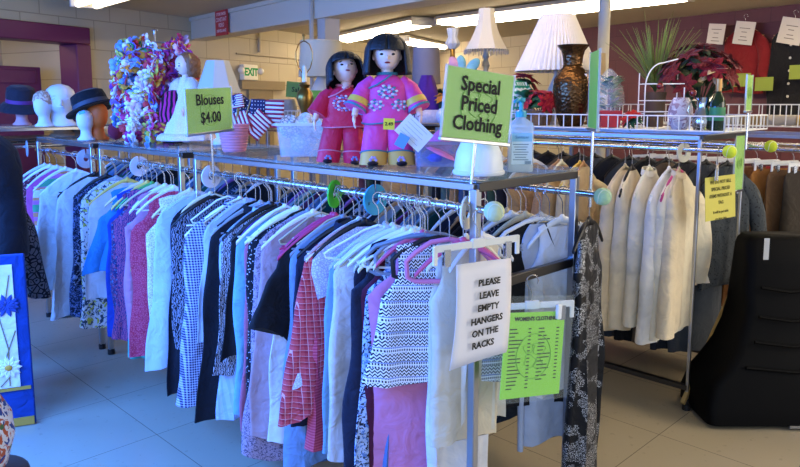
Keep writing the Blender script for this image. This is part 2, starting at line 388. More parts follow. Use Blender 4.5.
# wire baskets on top of the right row
def wire_basket(label, x0, x1, y0, y1, z0=1.46, h=.075, step=.055):
    t = thing('wire_basket', label, 'wire basket', ((x0+x1)/2, (y0+y1)/2, z0), 0, 'white wire baskets on the right racks')
    hx, hy = (x1-x0)/2, (y1-y0)/2; b = MB()
    for z in (0, h):
        b.tube([(-hx, -hy, z), (hx, -hy, z), (hx, hy, z), (-hx, hy, z), (-hx, -hy, z)], .0038, 6)
    obj('rim', b, WIREW, t); b = MB()
    n = int((y1-y0)/step)
    for i in range(n+1):
        y = -hy+2*hy*i/n
        for s in (-1, 1): b.tube([(s*hx, y, 0), (s*hx, y, h)], .0034, 5)
        b.tube([(-hx, y, 0), (hx, y, 0)], .0026, 5)
    n = int((x1-x0)/step)
    for i in range(n+1):
        x = -hx+2*hx*i/n
        for s in (-1, 1): b.tube([(x, s*hy, 0), (x, s*hy, h)], .0034, 5)
    obj('wire_grid', b, WIREW, t)
wire_basket('white wire basket holding the brass vase and red flowers', XB0-.02, XB1, 1.3, 3.15)
wire_basket('white wire basket behind the two costumed dolls', XB0-.02, XB1, 3.4, 5.15)
wire_basket('white wire basket behind the small flags and grey tote', XB0-.02, XB1, 5.4, 7.05, step=.08)
wire_basket('long white wire basket below the red and black wall coats', 4.9, 5.5, .5, 3.0, 1.45, .14, .07)

# size dividers and tennis balls
def divider(x, y, z, col, label, r=.052, rot=0, txt=None):
    t = thing('size_divider', label, 'size divider', (x, y, z-.016), rot, 'round plastic size dividers')
    b = MB(); n = 26; ri = .018; rings = []
    for yy in (-.003, .003):
        for rr in ((ri, r) if yy < 0 else (r, ri)):
            rings.append([(rr*sin(.12+(2*pi-.24)*k/n), yy, rr*cos(.12+(2*pi-.24)*k/n)) for k in range(n+1)])
    rings.append(rings[0]); b.loft(rings, closed=False)
    obj('disc', b, plastic(col), t, angle=30)
    if txt:
        for k, ch in enumerate(txt): text(ch, .016, BLACKP, t, (-.035 if k % 2 else .035, -.0042, -.012+.012*(k//2)), name='size_mark')
    return t
divider(XL, 1.445, RH, '#efe6cb', 'cream round divider at the near rail end beside the tennis ball', .056, .3, 'XL')
divider(XL, 1.885, RH, '#2aa3c9', 'bright blue round size divider on the nearest rail', .058, .0, '1X')
divider(XL, 2.12, RH, '#43c22b', 'bright green round size divider on the nearest rail', .056, .38, 'L')
divider(XL, 3.06, RH, '#dfe2ea', 'white round divider under the blouses price sign', .056, .1, 'M')
divider(XL, 3.85, RH, '#d5dae4', 'white round divider on the middle rack left of the sign', .058, .1, 'S')
divider(XL, 4.62, RH, '#ccd3df', 'white round divider where the third rack begins', .062, .1, 'S')
divider(1.72, 5.65, 1.28, '#b9c6dc', 'pale divider on the far crosswise rack', .06, pi/2-.2)
divider(XB0, 1.50, 1.365, '#cfc9b0', 'cream divider on the right rack beside the yellow notice', .05, -.3)
def tennis_ball(x, y, z, col, label, r=.033):
    b = MB().ell((0, 0, 0), r, 20, 14); t = obj('tennis_ball', b, mat('felt_'+col, col, .95, noise=.08, nscale=60, bump=.4), None, (x, y, z))
    tag(t, label, 'tennis ball', 'tennis balls capping the rail ends'); s = MB(); pts = []
    for k in range(41):
        a = 2*pi*k/40; c = .44; v = Vector((cos(a)+c*cos(3*a)*.5, sin(a)-c*sin(3*a)*.5, 1.05*sin(2*a))).normalized(); pts.append(v*(r*1.004))
    s.tube(pts, .0013, 5, False); obj('seam', s, mat('seam_white', '#dfe6cf', .8), t); return t
tennis_ball(XL, 1.335, RH, '#c3d0a6', 'faded tennis ball on the left rail end beside the white notice')
tennis_ball(XR, 1.29, RH-.005, '#a9cda0', 'pale green tennis ball on the rail end above the glittery black dress')
tennis_ball(XB0, 1.275, 1.365, '#cfe03a', 'bright yellow tennis ball above the yellow notice')
tennis_ball(XB1, 1.275, 1.365, '#b9c832', 'yellow tennis ball furthest right, on the back rail')

# ------------------------------------------------------------------ hangers and garments
def hook_pts(h=.112):
    p = [(-.021*cos(a)*(-1), 0, .021*sin(a)) for a in [radians(x) for x in (-30, 0, 30, 60, 90, 120, 150, 180)]]
    return p+[(-.02, 0, -.012), (-.006, 0, -.03), (0, 0, -.045), (0, 0, -h)]
HOOKM = mat('hook_wire', '#b9bcc2', .25, 1.0)
def hanger(kind, col, label, loc, rot, hw=.2, group='hangers with clothes on them', name='clothes_hanger'):
    t = thing(name, label, 'hanger', loc, rot, group); m = plastic(col) if col != 'clear' else CLEARP
    obj('hook', MB().tube(hook_pts(.085 if kind == 'clip' else .112), .0021, 6), HOOKM, t); b = MB()
    if kind == 'flat':
        for s in (-1, 1):
            rings = []
            for k in range(9):
                u = k/8; x = s*(.004+u*(hw-.012)); z = -.108-.54*abs(x)+.014*sin(pi*u)-.02*u*u; hh = .015-.006*u; ty = .006+.004*sin(pi*u)
                rings.append([(x, ty*cos(a), z+hh*sin(a)) for a in [2*pi*j/8 for j in range(8)]])
            b.loft(rings, True, True)
        b.ell((0, 0, -.106), (.014, .009, .018), 8, 6)
        if kind == 'flat' and hw > .19: b.tube([(-hw*.93, 0, -.216), (hw*.93, 0, -.216)], .004, 6)
        obj('arms', b, m, t)
    elif kind == 'tube':
        r = .0045; z1 = -.215
        b.tube([(0, 0, -.10), (.05, 0, -.118), (hw-.02, 0, z1+.022), (hw, 0, z1+.008), (hw-.006, 0, z1-.006), (hw-.03, 0, z1-.009), (0, 0, z1-.009), (-hw+.03, 0, z1-.009), (-hw+.006, 0, z1-.006), (-hw, 0, z1+.008), (-hw+.02, 0, z1+.022), (-.05, 0, -.118), (0, 0, -.10)], r, 8, False)
        obj('frame', b, m, t)
    elif kind == 'fat':   # thick rounded moulded loop
        r = .0085; z1 = -.235
        b.tube([(0, 0, -.105), (.06, 0, -.115), (hw-.03, 0, -.15), (hw, 0, -.18), (hw-.004, 0, z1), (hw-.03, 0, z1-.012), (0, 0, z1-.012), (-hw+.03, 0, z1-.012), (-hw+.004, 0, z1), (-hw, 0, -.18), (-hw+.03, 0, -.15), (-.06, 0, -.115), (0, 0, -.105)], r, 8, False)
        obj('frame', b, m, t)
    elif kind == 'clip':
        zc = .085
        b.rbox((0, 0, -.085), (2*hw, .008, .022), .003)
        for s in (-1, 1): b.rbox((s*(hw-.005), 0, -.105), (.016, .008, .06), .003)
        b.rbox((0, 0, -.083), (.05, .012, .03), .004)
        obj('bar', b, m, t)
        for s in (-1, 1):
            c = MB(); c.box((s*hw*.72, -.006, -.115), (.022, .003, .05)); c.box((s*hw*.72, .006, -.115), (.022, .003, .05)); c.tube([(s*hw*.72-.014, 0, -.108), (s*hw*.72+.014, 0, -.108)], .005, 8)
            obj('clip', c, HOOKM, t)
    return t
def body_mb(hw, L, neck=.06, flare=1.0, th=.035, fold=.012, tank=False, sag=0.0, seed=0, wave=.01, strap=.12, n=30, m=26, skew=0.0, drop=.56):
    """hollow cloth body hanging from a hanger: origin on the rail, z down"""
    q = random.Random(seed); b = MB(); zt = -.122; ph = [q.uniform(0, 6.3) for _ in range(6)]; kf = q.choice((2, 3, 3, 4)); rings = []
    zsh = zt-.05-drop*1.15*(hw-neck)
    for i in range(m+1):
        u = i/m; u = u**1.25
        z = zt-.002+(-L-zt)*u
        if tank:
            zs = zt-.25*(strap-neck)
            if z > zs: w = neck+(strap-neck)*(zt-z)/max(1e-4, zt-zs)
            elif z > -.30: v = (zs-z)/(zs+.30); w = strap-.012*sin(pi*v)+(hw-strap)*v**4
            else: w = hw
        else:
            tt = min(1, max(0, (zt-z)/(zt-zsh))); w = neck+(hw-neck)*(1-(1-tt)**1.9)
        below = max(0, (zsh-z)/(L+zsh)) if z < zsh else 0
        w *= 1+(flare-1)*below
        w *= 1+(.035*sin(7*z+ph[0])+.02*sin(17*z+ph[4]))*min(1, below*4)
        t = th*(.30+.70*min(1, max(0, (zt-z)/.22))); A = fold*min(1, below*2.2)
        rg = []
        for j in range(n):
            a = 2*pi*j/n; cx, sy = cos(a), sin(a)
            ex = abs(cx)**.55*(1 if cx >= 0 else -1); ey = abs(sy)**.8*(1 if sy >= 0 else -1)
            x = w*ex; s = x/max(.05, hw)
            y = t*ey*.5+A*sin(kf*2.2*s+ph[1]+2*z)+A*.6*sin(kf*5*s+ph[2]-3*z)
            zz = z
            if i == 0 and abs(ex) < .8: zz -= sag*(1-(ex/.8)**2)*(1 if sy < 0 else .35)
            zz += wave*min(1, below*1.2)*sin(2.5*s+ph[3])
            rg.append((x+skew*below, y, zz))
        rings.append(rg)
    b.loft(rings, False, True); return b
def sleeve_mb(s, hw, L, neck=.06, th=.035, seed=0, wide=.075, cuff=.045, out=.06, drop=.56):
    q = random.Random(seed+17*s); zs = -.122-drop*(hw-neck); b = MB(); rings = []; n = 14; m = 14; ph = q.uniform(0, 6.3); oo = out*q.uniform(.6, 1.4); bend = q.uniform(-.02, .03)
    for i in range(m+1):
        u = i/m
        x = hw-.075+.075*min(1, u*3.2)**.7+oo*u; z = zs+.015-L*u; yc = bend*u*u+.008*sin(9*u+ph)-.022*min(1, u*3)
        r = (wide*(1-.0)*min(1, .45+u*5)*(1-u)+cuff*u); fl = th*.55*min(1, .5+u*4)*(1+.3*sin(7*u+ph))
        rings.append([(x+r*cos(a)-.25*r, yc+fl*sin(a)+.004*sin(3*a+8*u), z+.02*cos(a)*(-1)*(.4)) for a in [2*pi*k/n for k in range(n)]])
    return b.loft(rings, True, True)
SEED = [11]
def garment(name, label, cat, m, x, y, z, rot=0.0, hw=.2, L=.75, sl=None, hk='flat', hcol='#e8ebea', flare=1.05, th=.042, fold=.017, neck=.06, tank=False, collar=False,
            group=None, hlabel=None, sag=0.0, trim=None, strap=.12, wide=.066, cuff=.042, out=.075, wave=.012, tilt=0.0, hanger_hw=None, bare=False, skew=0.0, drop=.56):
    SEED[0] += 1; sd = SEED[0]
    r = (0, tilt, rot)
    o = obj(name, body_mb(hw-(.025 if sl else 0), L, neck, flare, th, fold, tank, sag, sd, wave, strap, skew=skew, drop=drop), m, None, (x, y, z), r, 60)
    tag(o, label, cat, group)
    if sl:
        for s in (-1, 1):
            q = sl if isinstance(sl, (int, float)) else {'short': .22, 'half': .36, 'long': .56}[sl]
            obj('sleeve', sleeve_mb(s, hw, q, neck, th, sd, wide, cuff if q > .3 else wide*.8, out, drop), m, o, angle=60)
    if collar:
        c = MB(); c.loft([[(neck*1.05*k*cos(a), .028*k*sin(a), zz-.018*(1-sin(a))*.5) for a in [2*pi*j/16 for j in range(16)]] for k, zz in ((1.15, -.135), (1.0, -.103), (1.12, -.101), (1.3, -.131))])
        obj('collar', c, m, o)
    if trim:
        c = MB(); c.tube([(neck*cos(a)*1.02, th*.2*sin(a)-.001, -.124-(sag*(1-cos(a)**2)*(1 if sin(a) < 0 else .35))) for a in [2*pi*j/24 for j in range(25)]], .005, 6, False)
        obj('neck_trim', c, trim, o)
    if hk and not bare:
        hanger(hk, hcol, hlabel or ('hanger of the '+label)[:110], (x, y, z), r, hanger_hw or max(.15, hw-.02))
    return o
# ------------------------------------------------------------------ clothes on the nearest rack, left rail (near -> far)
def Yx(px, X=1.55): k = (px-400)/F; return X*(1-k)/(1+k)
CN = {'#e8ebea': 'white', '#131316': 'black', '#e2dec0': 'cream', '#d8c9a0': 'tan', '#c8557f': 'pink', 'clear': 'clear', '#7f8896': 'grey', '#46a050': 'green', '#8a5a9a': 'purple', '#c23a72': 'hot pink', '#bcae8e': 'beige', '#e2c25e': 'yellow', '#d9dee6': 'pale', '#b98a5c': 'wooden'}
def G(px, name, label, cat, m, L, dx=0, X=XL, z=RH, rot=-27, hw=.21, **k):
    """px: where the outer edge of the garment sits in the row"""
    r = radians(rot+R.uniform(-8, 8)); hw *= 1.12; sv = .05 if k.get('sl') else .01
    y = Yx(px-(9 if k.get('sl') and X < 3 else 0), X-(hw+sv)*cos(r))-(hw+sv)*sin(-r)
    k.setdefault('flare', R.uniform(1.04, 1.22)); k.setdefault('skew', R.uniform(-.05, .01)); k.setdefault('wave', R.uniform(.01, .03)); k.setdefault('tilt', R.uniform(-.05, .03))
    k.setdefault('hcol', R.choice(['#e8ebea', '#e2dec0', '#131316', '#131316', '#d9dee6', '#d8c9a0', 'clear']))
    k.setdefault('hlabel', CN.get(k['hcol'], 'plastic')+' hanger of the '+label)
    return garment(name, label, cat, m, X+dx, y, z, r, hw, L, **k)
P = fabric
NAVY = P('plain', '#141b33'); BLACKF = P('plain', '#101015'); WHITEF = P('plain', '#cfd0d4'); CREAMF = P('plain', '#e6dfcd')
g1 = 'clothes on the nearest left rail'
garment('tank_top', 'cream sleeveless top nearest the camera, behind the white hanger notice', 'top', P('plain', '#d0c3a6'), XL+.02, 1.465, RH, radians(-24), .12, .80, tank=True, strap=.095, neck=.06, flare=1.08, th=.05, sag=.09, hcol='#e2dec0', hlabel='cream hanger of the cream sleeveless top nearest the camera', fold=.006)
garment('tank_top', 'second pale sleeveless top just behind the cream one', 'top', P('plain', '#dcd3bd'), XL+.09, 1.45, RH, radians(-10), .10, .78, tank=True, strap=.08, neck=.05, th=.03, hcol='#e8ebea', hlabel='white hanger of the second pale sleeveless top')
garment('skirt', 'white cloth hanging below the cream sleeveless top', 'dress', P('plain', '#cfd0d2'), XL+.03, 1.50, RH, radians(-24), .115, 1.12, hk=None, tank=True, strap=.1, neck=.07, th=.04)
garment('tank_top', 'black and white tribal patterned tank top beside the white notice', 'top', P('zigzag', '#e9ebf0', '#15161d', '#8c9ac4', s=1.0), XL-.03, 1.535, RH, radians(-40), .185, .60, tank=True, strap=.15, neck=.105, flare=1.38, th=.05, sag=.07, hk='fat', hcol='#131316', hlabel='black hanger inside the tribal patterned tank top', fold=.007, hanger_hw=.16)
garment('dress', 'long pink dress hanging below the tribal patterned tank top', 'dress', P('plain', '#c7799c'), XL-.03, 1.615, RH, radians(-41), .19, 1.13, tank=True, strap=.10, neck=.06, flare=1.16, th=.05, hcol='#c8557f', hlabel='pink hanger of the long pink dress', fold=.014)
rows = [
 (366, 'dress', 'denim blue sleeveless dress left of the pink dress', 'dress', P('plain', '#5474a8'), 1.12, dict(tank=True, strap=.14, hw=.18, hk='fat', hcol='#7f8896', rot=-36)),
 (361, 'dress', 'white dress with blue and black flowers left of the pink dress', 'dress', P('print', '#a9bfe2', '#1a2138', '#5f84c2', s=.9), 1.14, dict(tank=True, strap=.14, hw=.18, hcol='#e2dec0')),
 (357, 'top', 'green and purple printed top with a long tail', 'top', P('print', '#6f9c3f', '#7d3f8c', '#d8cf6e', s=.7), .95, dict(tank=True, hw=.165, strap=.13, hcol='#e2dec0')),
 (353, 'dress', 'long maroon dress between the green top and the navy velvet dress', 'dress', P('plain', '#4a1330'), 1.14, dict(tank=True, strap=.15, hcol='#e2dec0', hw=.19)),
 (345, 'dress', 'long navy velvet dress right of the white lace cardigan', 'dress', P('plain', '#0c1128', rough=.7), 1.16, dict(tank=True, strap=.16, hw=.2, th=.055, hcol='#e2dec0')),
 (337, 'dress', 'dark indigo dress behind the white lace cardigan', 'dress', P('plain', '#15152a'), 1.15, dict(hw=.2, sl='short', hcol='clear')),
 (318, 'cardigan', 'white open cardigan with lace trimmed sleeve, middle of the nearest rail', 'cardigan', P('plain', '#c9c8cc'), .84, dict(hw=.22, sl=.42, th=.055, wide=.095, cuff=.075, wave=.09, skew=-.03, hcol='#d9dee6', trim=P('lace', '#eef0f5', '#9aa3bb'))),
 (312, 'top', 'light blue top beside the white lace cardigan', 'top', P('plain', '#6f9cc0'), .88, dict(hw=.22, sl='half')),
 (299, 'scarf', 'lavender and white lace scarf hanging above the red plaid', 'scarf', P('lace', '#aca7c4', '#cfd0d8', s=1.2), .62, dict(hw=.2, sl=.3, wave=.09, skew=-.06)),
 (290, 'sweater', 'ribbed coral red top left of the white lace cardigan', 'top', P('flagged', '#b8374d', '#cf5666', s=2.2), .95, dict(hw=.215, sl=.30, hcol='#e8ebea')),
 (291, 'shirt', 'red plaid shirt hanging under the lavender scarf', 'shirt', P('plaid', '#c84b50', '#a02734', '#d99a9c', s=1.3), .78, dict(hw=.215, sl='half', wave=.07, skew=-.07, flare=1.2)),
 (275, 'tunic', 'grey blue gauzy tunic with a gathered hem', 'tunic', P('plain', '#6f89a8'), 1.03, dict(hw=.215, sl=.45, th=.06, fold=.013, wide=.085, cuff=.07, hcol='#7f8896')),
 (283, 'jacket', 'navy jacket between the coral top and the black shawl', 'jacket', NAVY, .86, dict(hw=.22, sl='half', collar=True)),
 (262, 'shawl', 'black draped shawl with pointed ends, over the tunic', 'shawl', BLACKF, .60, dict(hw=.235, sl=.38, th=.05, wide=.1, cuff=.02, hcol='#c23a72', wave=.12, skew=-.08)),
 (265, 'blouse', 'white blouse with short flounced sleeve by the black shawl', 'blouse', WHITEF, .98, dict(hw=.215, sl='half', hcol='#c23a72')),
 (249, 'jacket', 'dusty beige pink jacket with long sleeve', 'jacket', P('plain', '#a98c92'), .98, dict(hw=.215, sl=.70, th=.05, wide=.085, cuff=.075, hcol='#e8ebea')),
 (243, 'sweater', 'grey and white flecked knit cardigan', 'cardigan', P('knit', '#b4b7bf', '#454a58'), .98, dict(hw=.215, sl=.58, hcol='#7f8896')),
 (252, 'dress', 'rose grey print dress showing below the beige jacket', 'dress', P('print', '#a58d9b', '#5d5164', s=1.6), 1.08, dict(hw=.19, hk=None)),
 (236, 'dress', 'black dress with small white dots', 'dress', P('dots', '#11131f', '#b9bccb', s=.7), 1.06, dict(hw=.21, sl='long')),
 (231, 'cardigan', 'dusty pink long cardigan left of the flecked knit', 'cardigan', P('plain', '#a95f75'), 1.0, dict(hw=.215, sl='long', hcol='#e8ebea')),
 (228, 'dress', 'plum and turquoise hem showing under the dotted dress', 'dress', P('stripes', '#5c3f78', '#46306a', '#4f9fc4', s=.3), 1.12, dict(hw=.18, hk=None)),
 (222, 'blouse', 'pale turquoise blouse left of the pink cardigan', 'blouse', P('plain', '#6fa6bf'), .93, dict(hw=.215, sl='half')),
 (217, 'jacket', 'black half sleeved jacket left of the turquoise blouse', 'jacket', BLACKF, .72, dict(hw=.215, sl='half', hcol='#131316')),
 (204, 'shirt', 'light blue long shirt with hanging cuff', 'shirt', P('pinstripe', '#a3b4d3', '#93a9cf'), 1.0, dict(hw=.225, sl=.80, th=.06, wide=.08, cuff=.05, collar=True, hcol='#7f8896')),
 (209, 'blouse', 'black and white scroll print blouse behind the light blue shirt', 'blouse', P('scroll', '#a9acb8', '#20222c'), .80, dict(hw=.22, sl='long')),
 (199, 'blazer', 'black blazer right of the gingham shirt', 'blazer', P('plain', '#0d0f18'), 1.02, dict(hw=.22, sl='long', th=.05, collar=True, hcol='clear')),
 (196, 'top', 'white top with blue neckline right of the gingham shirt', 'top', P('plain', '#a9b4c6'), .72, dict(hw=.18, sl=None, hcol='clear')),
 (171, 'shirt', 'navy and white gingham shirt below the white divider', 'shirt', P('gingham', '#b9c0dc', '#1a2050'), 1.0, dict(hw=.255, sl=.60, th=.06, wide=.085, cuff=.06, collar=True, rot=-38, hcol='#e8ebea')),
]
for px, nm, lb, ct, m, L, k in rows:
    G(px, nm, lb, ct, m, L*1.05, group=g1, **k)
# ------------------------------------------------------------------ middle rack, left rail
g2 = 'clothes on the middle left rail'
rows2 = [
 (166, 'trousers', 'black trousers with long legs left of the gingham shirt', 'trousers', P('plain', '#0b0d1a'), 1.10, dict(hw=.17)),
 (158, 'top', 'black top with white scroll ornament left of the gingham shirt', 'top', P('scroll', '#12131c', '#7d8090', s=.8), .86, dict(hw=.215, sl='short', hcol='#131316')),
 (152, 'top', 'pale blue scarf hem behind the scroll ornament top', 'top', P('plain', '#aebfdc'), 1.0, dict(hw=.18)),
 (139, 'blouse', 'white sleeveless blouse with ruffled lace shoulders', 'blouse', P('lace', '#d8d4ca', '#b5aea0'), .95, dict(hw=.2, tank=True, strap=.16, neck=.09, th=.06, hcol='#d8c9a0')),
 (131, 'top', 'orange tan strap top on a pale hanger', 'top', P('plain', '#b3835a'), .55, dict(hw=.16, tank=True, hcol='#d8c9a0')),
 (124, 'top', 'coral red lace top on the middle rack', 'top', P('lace', '#a82a46', '#c04a62'), .98, dict(hw=.2, tank=True, strap=.14, hcol='#d9dee6', flare=1.25)),
 (121, 'top', 'mint green top showing its hem above the floor', 'top', P('plain', '#3fa596'), 1.05, dict(hw=.18, tank=True, strap=.1)),
 (116, 'top', 'soft pink top on the middle rack', 'top', P('plain', '#b57d96'), .92, dict(hw=.2, tank=True, strap=.15, hcol='#d9dee6')),
 (110, 'dress', 'pink and indigo swirl print dress', 'dress', P('scroll', '#a04d70', '#222a5e', s=.9), .98, dict(hw=.2, tank=True, strap=.16, hcol='#bcae8e')),
 (104, 'top', 'violet and black leaf print top', 'top', P('print', '#232857', '#8a4265', '#466e9a'), .92, dict(hw=.2, tank=True, strap=.16, hcol='#46a050')),
 (98, 'dress', 'royal blue dress on the middle rack', 'dress', P('plain', '#1d3f9a'), .98, dict(hw=.205, tank=True, strap=.17, hcol='#e2c25e')),
 (95, 'top', 'sky blue ruffled top beside the royal blue dress', 'top', P('plain', '#2f7fb8'), .62, dict(hw=.205, tank=True, strap=.17)),
]
for px, nm, lb, ct, m, L, k in rows2:
    G(px, nm, lb, ct, m, L, group=g2, **k)
rows3 = [
 (80, 'blouse', 'white blouse with navy hem trim', 'blouse', P('plain', '#cdd0d6'), .80, dict(hw=.215, sl='half', hcol='#e2c25e')),
 (76, 'dress', 'white green and yellow geometric print skirt hem', 'dress', P('print', '#dfe3e6', '#3d4f62', '#c6c64e', s=.5), 1.0, dict(hw=.18)),
 (70, 'top', 'navy and white leaf print top', 'top', P('print', '#131b38', '#8796b5', s=.9), .72, dict(hw=.21, sl='short', hcol='#131316')),
 (64, 'dress', 'second navy flower print dress beside the white shirts', 'dress', P('print', '#121a36', '#667aa5', s=1.3), .98, dict(hw=.2, sl='short')),
 (50, 'shirt', 'white long sleeved shirt, right one of the pair', 'shirt', P('plain', '#d6d8dc'), 1.0, dict(hw=.22, sl=.62, th=.06, hcol='#131316')),
 (30, 'shirt', 'white long sleeved shirt, left one of the pair', 'shirt', P('plain', '#dadcdf'), .88, dict(hw=.235, sl=.62, th=.06, wide=.085, hcol='#e8ebea')),
 (24, 'sweater', 'sweater with pink orange and green stripes behind white shirts', 'sweater', P('stripes', '#cf6fa2', '#d98a5c', '#4f9e72', '#d8d0cd', s=.6), .92, dict(hw=.215, sl='long')),
 (18, 'jacket', 'hot pink jacket left of the striped sweater', 'jacket', P('plain', '#c24f88'), .92, dict(hw=.21, sl='long')),
 (12, 'dress', 'dark red paisley dress with fine print', 'dress', P('print', '#6a1f33', '#2b1c2c', '#b98a86', s=1.2), .95, dict(hw=.215, sl='long')),
 (6, 'dress', 'maroon dress with grey specks beside black coat', 'dress', P('knit', '#7a1f40', '#8f8f9a'), .95, dict(hw=.215, sl='long')),
]
for px, nm, lb, ct, m, L, k in rows3:
    G(px, nm, lb, ct, m, L, group='clothes on the third left rail', rot=-22, **k)
# ------------------------------------------------------------------ empty hangers at the near end of the left rail
eg = 'empty hangers at the near end of the left rail'
def empty_hanger(kind, col, label, y, rot, hw=.19, x=XL, z=RH): return hanger(kind, col, label, (x-.035, y, z), radians(rot-8), hw*1.05, eg)
empty_hanger('fat', '#d97a9d', 'pink rounded empty hanger in front of the tribal patterned top', 1.49, -36, .135)
empty_hanger('fat', '#6f7b8c', 'dark grey rounded empty hanger left of the pink one', 1.60, -46, .19)
empty_hanger('flat', '#e6e8cf', 'cream empty hanger over the navy velvet dress', 1.66, -44, .2)
empty_hanger('flat', '#dfe3d6', 'second cream empty hanger over the navy velvet dress', 1.70, -42, .2)
empty_hanger('flat', '#c9d4dc', 'pale grey empty hanger left of the cream ones', 1.745, -40, .2)
empty_hanger('flat', 'clear', 'clear empty hanger below the bright blue divider', 1.79, -40, .19)
empty_hanger('tube', '#e8ebea', 'white tubular empty hanger near the bright blue divider', 1.83, -38, .19)
empty_hanger('tube', '#d9dee6', 'thin pale tubular empty hanger in the middle of the rail', 1.62, -40, .19)
empty_hanger('flat', '#c8557f', 'rose empty hanger beneath the tennis ball rail end', 1.43, -30, .16)
# more hooks along the rail, belonging to closely packed hangers
for i in range(10):
    c = R.choice(['#e8ebea', '#131316', '#d9dee6', '#bcae8e', 'clear'])
    hanger('tube', c, 'spare %s hanger between clothes, number %s from the near end of rail' % (CN[c], ['one', 'two', 'three', 'four', 'five', 'six', 'seven', 'eight', 'nine', 'ten'][i]), (XL, 1.97+i*.118, RH), radians(-32+R.uniform(-5, 5)), .17, 'spare hangers on the nearest rail')
# ------------------------------------------------------------------ right rail of the nearest row: seen through the frame and over the glass
g3 = 'clothes on the right rail of the nearest rack'
ORD = ['first', 'second', 'third', 'fourth', 'fifth', 'sixth', 'seventh', 'eighth', 'ninth', 'tenth', 'eleventh', 'twelfth', 'thirteenth', 'fourteenth', 'fifteenth', 'sixteenth', 'seventeenth', 'eighteenth', 'nineteenth', 'twentieth', 'twenty-first', 'twenty-second', 'twenty-third', 'twenty-fourth', 'twenty-fifth', 'twenty-sixth', 'twenty-seventh', 'twenty-eighth']
garment('dress', 'long black sequin dress hanging right of the green price list', 'dress', P('glitter', '#0b0c10', '#cfd2d6', rough=.5), XR+.03, 1.36, RH, radians(8), .12, 1.22, tank=True, strap=.095, neck=.05, th=.06, hcol='#131316', hlabel='black hanger of the black sequin dress', flare=1.05)['label'] = 'long black sequin dress hanging right of the green price list'
garment('tank_top', 'white tank top with dark neck trim inside the rack frame', 'top', P('plain', '#e4e6ea'), XR+.0, 1.46, RH, radians(-24), .14, .80, tank=True, strap=.11, neck=.075, sag=.12, th=.05, trim=mat('trim_dark', '#15161c', .8), hcol='#e8ebea', hlabel='white hanger of the tank top with dark trim', hanger_hw=.16)
garment('dress', 'black dress just behind the white trimmed tank top', 'dress', P('plain', '#101218'), XR-.07, 1.52, RH, radians(-22), .2, .85, tank=True, strap=.14, neck=.08, hk='fat', hcol='#e8ebea', hlabel='white rounded hanger of the black dress inside the frame')
garment('jeans', 'pale blue denim skirt low inside the rack frame', 'skirt', P('plain', '#b3bfd6'), XR-.03, 1.50, RH, radians(-18), .13, 1.02, hk='tube', hcol='clear', hlabel='clear hanger of the pale blue denim skirt', hanger_hw=.14, neck=.09)
for i in range(3):
    hanger('flat', ('clear', '#d8c9a0', '#e8ebea')[i], ('clear empty hanger inside the rack frame', 'amber empty hanger inside the rack frame', 'white empty hanger inside the rack frame, left one')[i], (XR-.03*i, 1.56+.05*i, RH), radians(-28), .19, 'empty hangers on the right rail')
pal = [('plain', '#1b2a3d'), ('plain', '#28324a'), ('plain', '#2f5f4c'), ('plain', '#0f1116'), ('plain', '#5f7fa0'), ('print', '#24304a', '#9fa9bd'), ('plain', '#123a32'), ('plain', '#a9b0b6'), ('plain', '#14161d'), ('plain', '#5c2741'), ('stripes', '#23262f', '#7f8790'), ('plain', '#3f4f45')]
nm3 = ['dark navy', 'slate blue', 'green', 'black', 'blue', 'navy printed', 'bottle green', 'light grey', 'jet black', 'plum', 'striped grey', 'olive grey']
hc = ['clear', '#e8ebea', '#131316', '#bcae8e', '#7f8896', '#b98a5c', '#8a5a9a']
for i in range(26):
    j = (i*5) % 12; lab = '%s garment, %s from the near end of the right rail under glass' % (nm3[j], ORD[i]); c = hc[(i*3) % 7]
    garment('blouse', lab, 'top', P(*pal[j]), XR+R.uniform(-.015, .015), 1.66+i*.058, RH, radians(R.uniform(-26, -12)), .2, R.uniform(.78, .98), sl=('short' if i % 2 else None), hcol=c, hlabel='%s hanger of the %s garment, %s on right rail' % (CN[c], nm3[j], ORD[i]), group=g3, hk='flat' if i % 3 else 'tube')
for i in range(22):
    j = (i*7+3) % 12; y = 3.45+i*.098
    if 4.35 < y < 4.6: continue
    lab = '%s garment, %s along the right rail of the racks behind' % (nm3[j], ORD[i]); c = hc[(i*4+1) % 7]
    garment('blouse', lab, 'top', P(*pal[j]), XR, y, RH, radians(R.uniform(-26, -12)), .2, R.uniform(.75, .95), hcol=c, hlabel='%s hanger of the %s garment, %s along rear racks' % (CN[c], nm3[j], ORD[i]), group='clothes on the right rail of the rear racks', hk='flat')
# ------------------------------------------------------------------ right row: cream tops on the front rail
g4 = 'cream tops on the right rack'
cr = [(670, 'jacket', 'pale beige open shirt at the near end of the cream tops', '#d8c8a8', .92, 'long', .19),
      (656, 'sweater', 'cream knit sweater on a pink hanger', '#e6dcc0', .95, 'long', .21),
      (644, 'shirt', 'bright white long shirt among the cream tops', '#dedbd2', .98, 'long', .225),
      (631, 'jacket', 'ivory jacket left of the bright white shirt', '#e9dfc6', .93, 'long', .21),
      (617, 'sweater', 'cream jacket with broad sleeve, fourth from the tennis ball', '#e0d3b6', .95, 'long', .215),
      (601, 'sweater', 'oatmeal jacket right of the pale tennis ball', '#d6c7a7', .95, 'long', .22),
      (566, 'blouse', 'tan blouse behind the pale green tennis ball', '#cdb58c', .9, 'half', .21),
      (553, 'blouse', 'pale straw blouse left of the oatmeal jacket', '#d9c79d', .88, 'half', .21),
      (541, 'blouse', 'sand coloured blouse above the rack corner', '#c9a878', .88, 'half', .21),
      (530, 'blouse', 'peach tan blouse above the rack top bar', '#c7986a', .88, 'half', .21)]
